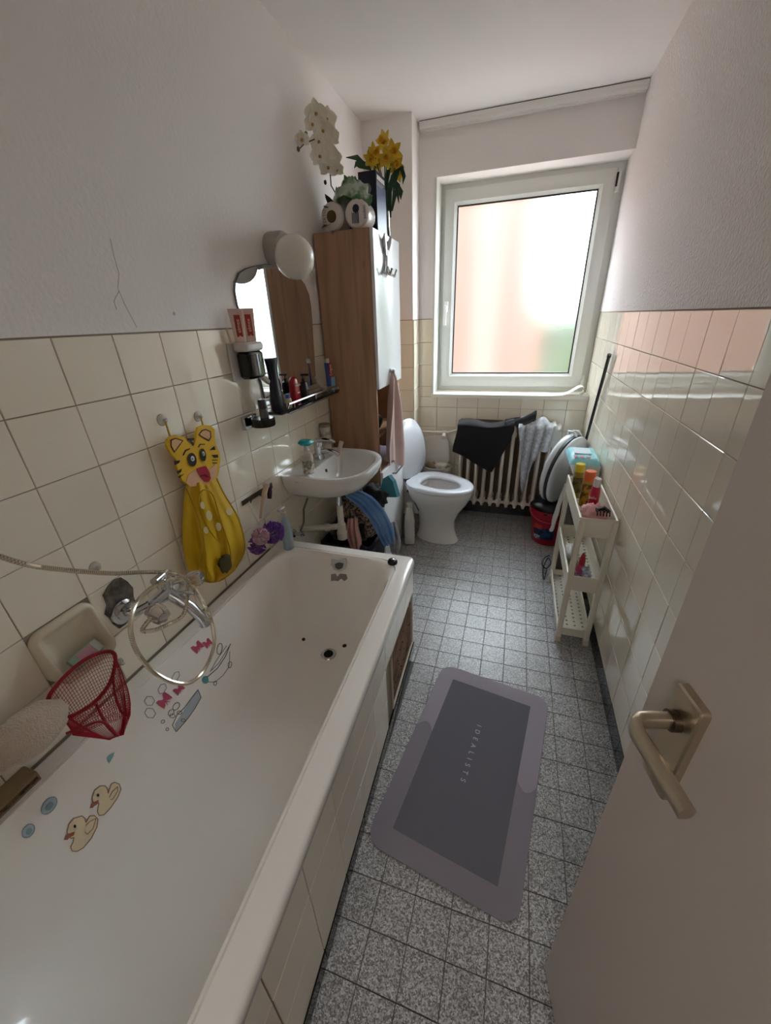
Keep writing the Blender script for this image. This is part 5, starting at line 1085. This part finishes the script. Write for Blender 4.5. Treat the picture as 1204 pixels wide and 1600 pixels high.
o = drape('pink_cloth', [(.225, 1.03, .50), (.232, 1.0, .45), (.245, .99, .39), (.255, .985, .34), (.26, .985, .30)], [.045, .06, .065, .05, .03], cloth_mat('pink_cloth', 'b0807c', 'c79a94', 9, .2), 'dusty pink cloth hanging beside the siphon', 7, .010, 8, side=(1, .2, .1), nu=24)
o['group'] = G
o = drape('grey_cloth', [(.385, 1.22, .40), (.395, 1.21, .34), (.40, 1.21, .27), (.40, 1.21, .20)], [.05, .06, .07, .05], cloth_mat('grey_cloth', '8d8d90', 'b5b5b8', 12, .1), 'grey cloth end beside the cabinet door', 9, .008, 6, side=(1, .2, .1))
o['group'] = G
o = drape('dark_plaid_cloth', [(.26, 1.0, .352), (.27, .982, .33), (.275, .98, .22), (.275, .98, .06)], [.18, .2, .2, .2], cloth_mat('plaid', '23252e', '4a5060', 40, .05), 'dark plaid cloth hanging low over the basket', 12, .010, 7, side=(1, .15, 0), nu=30)
o['group'] = G
mb = MB(); tb0 = Vector((.33, 1.30, .535))
A_ = [onx(592, 776, .335), onx(600, 748, .335), onx(608, 744, .335), onx(614, 752, .335), onx(618, 776, .335)]
A_ = [ony(591, 777, 1.20), ony(598, 748, 1.20), ony(606, 743, 1.20), ony(613, 752, 1.20), ony(620, 777, 1.20)]
mb.prism(A_, (.01, .03, -.004)); obj('teal_pouch', mb, mat('teal_cloth', '3d7f8c', .8), label='teal fabric pouch lying on top of the laundry', cat='pouch', smooth=0).__setitem__('group', G)

# ================================================================ waste bin behind the toilet
wbx = Vector((.47, 2.165, 0))
wb_ = empty('waste_bin', wbx, 'grey waste bin full of paper behind the toilet', 'bin')
mb = MB(); mb.lathe([(.085, 0), (.09, .005), (.112, .40), (.117, .405), (.117, .425), (.110, .427), (.104, .40), (.08, .02)], wbx, 28, sy=.9); obj('body', mb, mat('bin_grey', 'b9b5ad', .4), wb_)
lm = Matrix.Translation((.455, 2.225, .405)) @ Matrix.Rotation(math.radians(-6), 4, 'Y') @ Matrix.Rotation(math.radians(78), 4, 'X')
mb = MB(); mb.loft([[lm @ Vector((p.x, p.y + .11, z)) for p in rr2(w_, h_, r_, 0, 6)] for w_, h_, r_, z in ((.20, .215, .05, 0), (.215, .23, .058, .008), (.21, .225, .056, .022), (.17, .19, .045, .028))], True, True); obj('lid', mb, mat('bin_lid', 'd6d2cc', .35), wb_)
for k, (dx, dy, dz, r_) in enumerate(((-.04, -.03, .43, .045), (.035, -.045, .435, .048), (.05, .03, .42, .04), (-.03, .04, .425, .04))):
    lump('crumpled_paper', wbx + Vector((dx, dy, dz)), (r_, r_ * .9, r_ * .55), mat('tissue_white', 'cfc9bf', .9) if k != 0 else mat('tissue_brown', '8f7f68', .9), ('brown crumpled wrapper in the waste bin', 'white crumpled tissue at the front of the waste bin', 'white crumpled tissue at the right of the waste bin', 'white crumpled tissue at the back of the waste bin')[k], 'tissue', 20 + k, amp=.4, fq=12, n=18, group='rubbish in the waste bin')

# ================================================================ clothes on the radiator
def blk(u, v):
    x = .612 + .385 * u + .01 * math.sin(5 * v); 
    if v < .22: return (x, 2.262 - .155 * (v / .22) * 1.0, .752 + .012 * math.sin(8 * u) + .012 * math.sin(PI * v / .22) + .05 * max(0, u - .8))
    w = (v - .22) / .78; L_ = .19 + .20 * u if u < .72 else .334 - (u - .72) * .9
    return (x + .02 * w * (u - .5), 2.105 - .006 * math.sin(6 * u + 2 * w), .752 - L_ * w + .006 * math.sin(9 * u))
mb = MB(); mb.sheet(blk, 36, 30, .005); obj('black_trousers', mb, M_BLK, label='black garment drying over the left of the radiator', cat='garment', smooth=80)
def blk2(u, v): return (.94 + .20 * u, 2.22 - .10 * v + .01 * math.sin(7 * u), .765 + .075 * u ** 1.5 * math.sin(PI * (.25 + .6 * v)) + .014 * math.sin(9 * v + 4 * u))
mb = MB(); mb.sheet(blk2, 18, 14, .006); obj('black_sock', mb, mat('black_cloth3', '17171b', .95), label='twisted black cloth bunched on top of the radiator', cat='garment', smooth=80)
def gry(u, v):
    x = 1.035 + .215 * u
    if v < .25: return (x, 2.262 - .155 * (v / .25), .762 + .022 * math.sin(11 * u) * math.sin(PI * v / .25 * .9 + .3) + .025 * math.sin(PI * v / .25))
    w = (v - .25) / .75; L_ = .36 * math.exp(-((u - .33) / .22) ** 2) + .10 + .07 * u
    return (x + .05 * w * (.4 - u) * (1 if u < .6 else .2), 2.103 - .016 * math.sin(22 * u + 2 * w) - .014 * w, .762 - L_ * w)
mb = MB(); mb.sheet(gry, 40, 30, .005); obj('grey_shirt', mb, mat('grey_melange', 'c3c6ca', .95, var=(60, 'a5a9ae', .1), sheen=.2), label='grey melange shirt drying over the right of the radiator', cat='garment', smooth=80)
def wht(u, v): return (1.255 + .05 * u, 2.262 - .15 * min(1, v * 2.2) if v < .4545 else 2.11, .757 + .014 * math.sin(7 * u) if v < .4545 else .757 - .13 * (v - .4545) / .5455)
mb = MB(); mb.sheet(wht, 8, 16, .004); obj('white_cloth', mb, mat('pale_cloth', 'c9ccc6', .95), label='small pale cloth at the right end of the radiator', cat='cloth', smooth=60)

# ================================================================ red bucket, bin bag, toilet trainer seat
bc_ = Vector((1.305, 1.955, 0))
bu = empty('bucket', bc_, 'red plastic bucket with blue print in the far right corner', 'bucket')
M_RED = mat('bucket_red', 'a5112e', .3)
mb = MB(); mb.lathe([(.098, 0), (.102, .004), (.132, .245), (.138, .25), (.138, .262), (.130, .262), (.124, .24), (.096, .012)], bc_, 32); obj('body', mb, M_RED, bu)
mb = MB(); mb.tube([bc_ + Vector((.139 * math.cos(a), .139 * math.sin(a), .25 - .055 * math.sin((a - math.radians(160)) / math.radians(200) * PI))) for a in [math.radians(160 + 200 * k / 24) for k in range(25)]], .0035, 8); obj('bail', mb, mat('bail_red', 'b8414f', .3), bu)
def lab(a0, a1, z0, z1, n=8, o=.0012):
    mb = MB(); P = lambda a, z: bc_ + Vector(((.1022 + .0295 * (z - .004) / .241 + o) * math.cos(a), (.1022 + .0295 * (z - .004) / .241 + o) * math.sin(a), z))
    mb.sheet(lambda u, v: P(math.radians(a0 + (a1 - a0) * u), z0 + (z1 - z0) * v), n, 3, .0006); return mb
obj('print', lab(215, 285, .05, .14), mat('print_bucket_blue', '23406e', .5, var=(35, '101a33', .06)), bu)
obj('print', lab(213, 240, .04, .075, o=.002), mat('print_bucket_white', 'c4bdc6', .5, var=(50, '5a6a94', .05)), bu)
obj('print', lab(216, 245, .125, .16, o=.002), mat('print_bucket_red', 'c8372e', .5), bu)
lump('bin_bag', bc_ + Vector((-.005, -.01, .262)), (.125, .125, .07), mat('bag_black', '0d0d10', .35), 'black plastic bag bulging out of the red bucket', 'bag', 31, amp=.3, fq=12)
# toilet trainer seat standing in the bucket, leaning on the wall
Mst = Matrix.Translation((1.262, 1.935, .315)) @ Matrix.Rotation(math.radians(13), 4, 'Y') @ Matrix.Rotation(math.radians(-38), 4, 'Z')
def eggz(w, h, dpt, z0=0): return [Mst @ Vector((dpt, w / 2 * math.sin(t) * (1 + .12 * -math.cos(t)), h / 2 * (1 - math.cos(t)) + z0)) for t in [2 * PI * k / 36 for k in range(36)]]
ts = empty('toilet_trainer_seat', (1.29, 1.93, .31), 'white child toilet seat with dark rim standing in the bucket', 'toilet seat')
H_ = .47
mb = MB(); mb.loft([eggz(.10, .16, -.020, .17), eggz(.15, .24, -.024, .125), eggz(.24, .36, -.034, .065), eggz(.30, .44, -.028, .018), eggz(.325, H_, -.006, 0), eggz(.32, H_ - .006, .012, .003)], False, True); obj('shell', mb, mat('seat_white', 'd5d8dc', .25), ts, smooth=70)
mb = MB(); mb.loft([eggz(.312, H_ - .014, .0125, .007), eggz(.322, H_ - .004, .016, .002), eggz(.322, H_ - .004, .030, .002), eggz(.30, H_ - .03, .034, .015)], True, True); obj('dark_seal', mb, mat('seal_dark', '2f3238', .5), ts, smooth=70)
mb = MB(); mb.loft([eggz(.31, H_ - .016, .0335, .008), eggz(.318, H_ - .008, .038, .004), eggz(.31, H_ - .02, .056, .010), eggz(.25, H_ - .10, .062, .05)], True, True); obj('cushion', mb, mat('seat_white'), ts, smooth=70)
for sgn in (-1, 1):
    mb = MB(); mb.tube([Mst @ Vector((-.02, sgn * .03, H_ - .03)), Mst @ Vector((-.03, sgn * .03, H_ + .005)), Mst @ Vector((.0, sgn * .03, H_ + .012)), Mst @ Vector((.03, sgn * .03, H_ - .01))], .008, 8); obj('hook', mb, mat('seat_white'), ts)

# ================================================================ storage box with wipes, dark pole
sbx = empty('storage_box', (1.36, 1.61, 0), 'tall storage box with pale lid behind the trolley', 'box')
mb = MB(); mb.rbox(1.335, 1.448, 1.50, 1.735, 0, .66, .01); obj('body', mb, mat('box_brown', '4d443d', .6), sbx)
mb = MB(); mb.rbox(1.325, 1.452, 1.485, 1.739, .66, .7255, .012); obj('lid', mb, mat('box_lid', 'd4d6d4', .4), sbx)
def wipe(u, v):
    e = 1 - (2 * u - 1) ** 6; f_ = 1 - (2 * v - 1) ** 6
    return (1.298 + .15 * u, 1.475 + .25 * v, .7255 + .036 * (max(0, e * f_)) ** .5 + .004 * noise.noise(Vector((u * 5, v * 5, 2))))
wp = empty('wipes_pack', (1.36, 1.6, .726), 'turquoise pack of wet wipes lying on the storage box', 'wipes')
mb = MB(); mb.sheet(wipe, 22, 22); mb.box(1.30, 1.446, 1.476, 1.724, .7252, .728); obj('pouch', mb, mat('wipes_blue', '7fd0dc', .25, var=(7, 'a9e2ea', .2)), wp, smooth=60)
mb = MB(); mb.rbox(1.325, 1.41, 1.55, 1.66, .7615, .766, .012); obj('flap', mb, mat('wipes_flap', 'd5e6ee', .3), wp)
for k in range(3):
    mb = MB(); mb.box(1.318 + .03 * k, 1.336 + .03 * k, 1.495, 1.53 - .006 * k, .7608, .762); obj('print', mb, mat('print_wipes', ('c86a86', '4a70b8', '5a80c0')[k], .5), wp)
po_ = empty('black_pole', (1.44, 1.95, 0), 'black flat pole leaning in the far right corner', 'pole')
pt = onx(951, 557, 1.445); pbm = onx(912, 690, 1.445); pd_ = (pbm - pt).normalized(); pend = pt + pd_ * ((.0 + .01 - pt.z) / pd_.z)
if pend.y > D - .03: pend = Vector((1.445, D - .03, .01))
mb = MB(); mb.tube([pend, pt], .0085, 4); obj('rod', mb, mat('pole_black', '16171b', .4), po_, smooth=0)
mb = MB(); mb.tube([pt - pd_ * .012, pt + pd_ * .004], .011, 8); obj('end_cap', mb, M_BLACK, po_)

# ================================================================ slim trolley
tx0, tx1, ty0, ty1 = 1.296, 1.437, .93, 1.44
M_TRO = mat('trolley_plastic', 'dcd6c6', .35)
tro = empty('rolling_trolley', ((tx0 + tx1) / 2, 1.185, 0), 'slim cream rolling trolley with three trays against the right wall', 'trolley')
def tray(z0, z1):
    t = .004; mb = MB()
    nx, ny = 4, 17; px_ = (tx1 - tx0) / nx; py_ = (ty1 - ty0) / ny; h = .006
    mb.box(tx0, tx0 + t, ty0, ty1, z0, z1); mb.box(tx1 - t, tx1, ty0, ty1, z0, z1); mb.box(tx0 + t, tx1 - t, ty0, ty0 + t, z0, z1); mb.box(tx0 + t, tx1 - t, ty1 - t, ty1, z0, z1)
    # floor with holes
    for i in range(nx):
        for j in range(ny):
            cx, cy = tx0 + px_ * (i + .5), ty0 + py_ * (j + .5)
            sq = [Vector((cx + sx * px_ / 2, cy + sy * py_ / 2, z0 + .004)) for sx, sy in ((1, 0), (1, 1), (0, 1), (-1, 1), (-1, 0), (-1, -1), (0, -1), (1, -1))]
            oc = [Vector((cx + h * math.cos(a), cy + h * math.sin(a), z0 + .004)) for a in [k * PI / 4 for k in range(8)]]
            mb.add(sq + oc, [(k, (k + 1) % 8, 8 + (k + 1) % 8, 8 + k) for k in range(8)])
    o = obj('tray', mb, M_TRO, tro, smooth=0)
    mb = MB(); r_ = .0055
    mb.tube([(tx0 + .002, ty0 + .002, z1), (tx1 - .002, ty0 + .002, z1), (tx1 - .002, ty1 - .002, z1), (tx0 + .002, ty1 - .002, z1), (tx0 + .002, ty0 + .002, z1)], r_, 8); obj('lip', mb, M_TRO, o)
    return o
tray(.595, .678); tray(.315, .388); tray(.05, .088)
for x in (tx0 + .009, tx1 - .009):
    for y in (ty0 + .006, ty1 - .006):
        mb = MB(); mb.rbox(x - .012, x + .012, y - .010, y + .010, .045, .672, .005); obj('post', mb, M_TRO, tro)
        mb = MB(); mb.tube([(x - .012, y, .0185), (x + .012, y, .0185)], .018, 16); cs = obj('caster', mb, mat('caster_plastic', 'c3bbaa', .4), tro)
        mb = MB(); mb.rbox(x - .013, x + .013, y - .009, y + .009, .030, .048, .004); obj('fork', mb, M_TRO, cs)
# items on the top tray
ZI = .5995
def can(c, r, h, cm, capc, label, bc=None, name='spray_can', cat='spray can', pf=None, caph=.03):
    return bottle(name, c, [(r * .92, 0), (r, .003), (r, h), (r * .85, h + .006), (r * .6, h + .008)], cm, label, cat, cap=[(r * .97, h + .003), (r * .98, h + .006), (r * .95, h + caph - .003), (r * .85, h + caph)], capmat=capc, band=bc, bandmat=pf, n=22)
can((1.330, 1.345, ZI), .023, .135, mat('can_olive', '8f7d2c', .3), mat('cap_yellow', 'd6c22e', .35), 'olive green can with yellow cap at the back of the top tray', bc=[(.0233, .03), (.0233, .11)], pf=mat('can_print', '6f6428', .4, var=(40, '3d3a1c', .05)), caph=.042)
can((1.362, 1.245, ZI), .026, .130, mat('can_gold', 'b08a2c', .3), mat('cap_orange', 'd9622e', .35), 'golden can with orange cap in the middle of the top tray', bc=[(.0263, .01), (.0263, .12)], pf=mat('can_print2', 'b8902f', .4, var=(35, '5c3d1a', .06)), caph=.048)
rbt = bottle('baby_lotion', (1.372, 1.125, ZI), [(.024, 0), (.026, .004), (.026, .12), (.022, .145), (.016, .152)], mat('lotion_red', 'b01a3a', .3), 'raspberry red bottle with white cap on the top tray', cap=[(.017, .15), (.019, .153), (.019, .185), (.016, .188)], capmat=mat('cap_pale', 'd6d0d2', .4), sx=.8)
Fr = frame((1.372 - .012, 1.125 - .0258, ZI + .105), (1, -.25, 0), (0, 0, 1))
text('print', 'balu', .019, Fr, mat('print_white'), rbt); text('print', 'soft', .018, frame((1.372 - .012, 1.125 - .0262, ZI + .035), (1, -.25, 0), (0, 0, 1)), mat('print_white'), rbt)
lump('pink_washcloth', (1.365, 1.03, ZI + .058), (.052, .062, .042), mat('cloth_pink', 'd59a9a', .95, bump=(250, .6, .004), sheen=.3), 'crumpled pink cloth at the front of the top tray', 'cloth', 41, amp=.35, fq=10)
hc = empty('hair_clip', (1.385, .985, ZI + .085), 'black hair claw clip lying on the pink cloth', 'hair clip')
mb = MB(); mb.tube([(1.36, .985, .695), (1.385, .98, .715), (1.41, .985, .695)], [.007, .010, .007], 8); obj('spine', mb, M_BLACK, hc)
for k in range(5):
    for sg in (-1, 1):
        mb = MB(); x = 1.362 + .0115 * k; mb.tube([(x, .985, .704), (x, .985 + sg * .018, .700), (x + .002, .985 + sg * .020, .682)], .0026, 6); obj('tooth', mb, M_BLACK, hc)
# middle tray
ZM = .3195
spb = bottle('spray_bottle', (1.358, 1.02, ZM), [(.019, 0), (.0205, .003), (.0205, .06), (.017, .078), (.010, .085)], mat('spray_pink', 'b3355e', .3), 'small red spray bottle with pointed cap on the middle tray', cap=[(.0135, .085), (.0135, .105), (.006, .140), (.002, .145)], capmat=mat('cap_dark_red', '9c1428', .35), band=[(.0207, .01), (.0207, .05)], bandmat=mat('spray_label', 'c99ab2', .5, var=(60, '7c4a86', .05)))
tube_paste('lotion_tube', (1.395, .985, ZM + .018), .085, .036, mat('tube_white_blue', 'c9cfd8', .4, var=(70, '8a94b0', .06)), 'white and blue tube leaning on the middle tray', tilt=.35, yaw=-1.4, capmat=mat('cap_grey', '6a6d74', .4))
lump('pink_sponge', (1.40, .958, ZM + .016), (.028, .018, .014), mat('sponge_pink', 'c77a98', .9), 'small pink sponge at the front of the middle tray', 'sponge', 44, amp=.2, n=16)
lump('white_sock', (1.335, 1.20, ZM + .035), (.03, .07, .035), mat('sock_white', 'd0cec8', .95), 'white bundled cloth in the middle tray', 'cloth', 46, amp=.35, fq=10, n=20)
lump('green_cloth', (1.345, 1.10, ZM + .022), (.026, .04, .022), mat('cloth_greenish', '8d9a6a', .95), 'small green cloth in the middle tray', 'cloth', 48, amp=.3, n=18)
# hanging things at the trolley's far side
o = drape('white_bag', [(1.300, 1.452, .62), (1.285, 1.458, .52), (1.272, 1.46, .40), (1.262, 1.46, .33)], [.03, .05, .06, .03], mat('bag_white', 'c9c6c2', .6), 'white thin bag hanging on the far end of the trolley', 51, .008, 6, cat='bag')
wr_px = [(858, 868), (850, 872), (847, 882), (853, 888), (860, 880), (856, 872), (849, 885), (848, 898), (850, 905), (854, 890)]
mb = MB(); mb.tube(spline([onz(a, b, .02 + .006 * (k % 3)) for k, (a, b) in enumerate(wr_px)], 6), .0035, 6); obj('power_cable', mb, M_BLACK, label='tangled black cord on the floor behind the trolley', cat='cord')
# hairline cracks and a plug hole in the plaster of the left wall
for P in ([(172, 372), (178, 400), (186, 428), (184, 450), (196, 478), (214, 512)], [(186, 455), (178, 470), (182, 484)]):
    mb = MB(); mb.tube([onx(a, b, .0004) for a, b in P], .0007, 5); obj('crack', mb, mat('crack_grey', 'c4bdb7', .9), wl)
mb = MB(); axis_lathe(mb, onx(272, 490, .0002), (1, 0, 0), [(.005, 0), (.0045, .0008), (.002, .0009)], 10); obj('filled_hole', mb, mat('crack_grey'), wl)
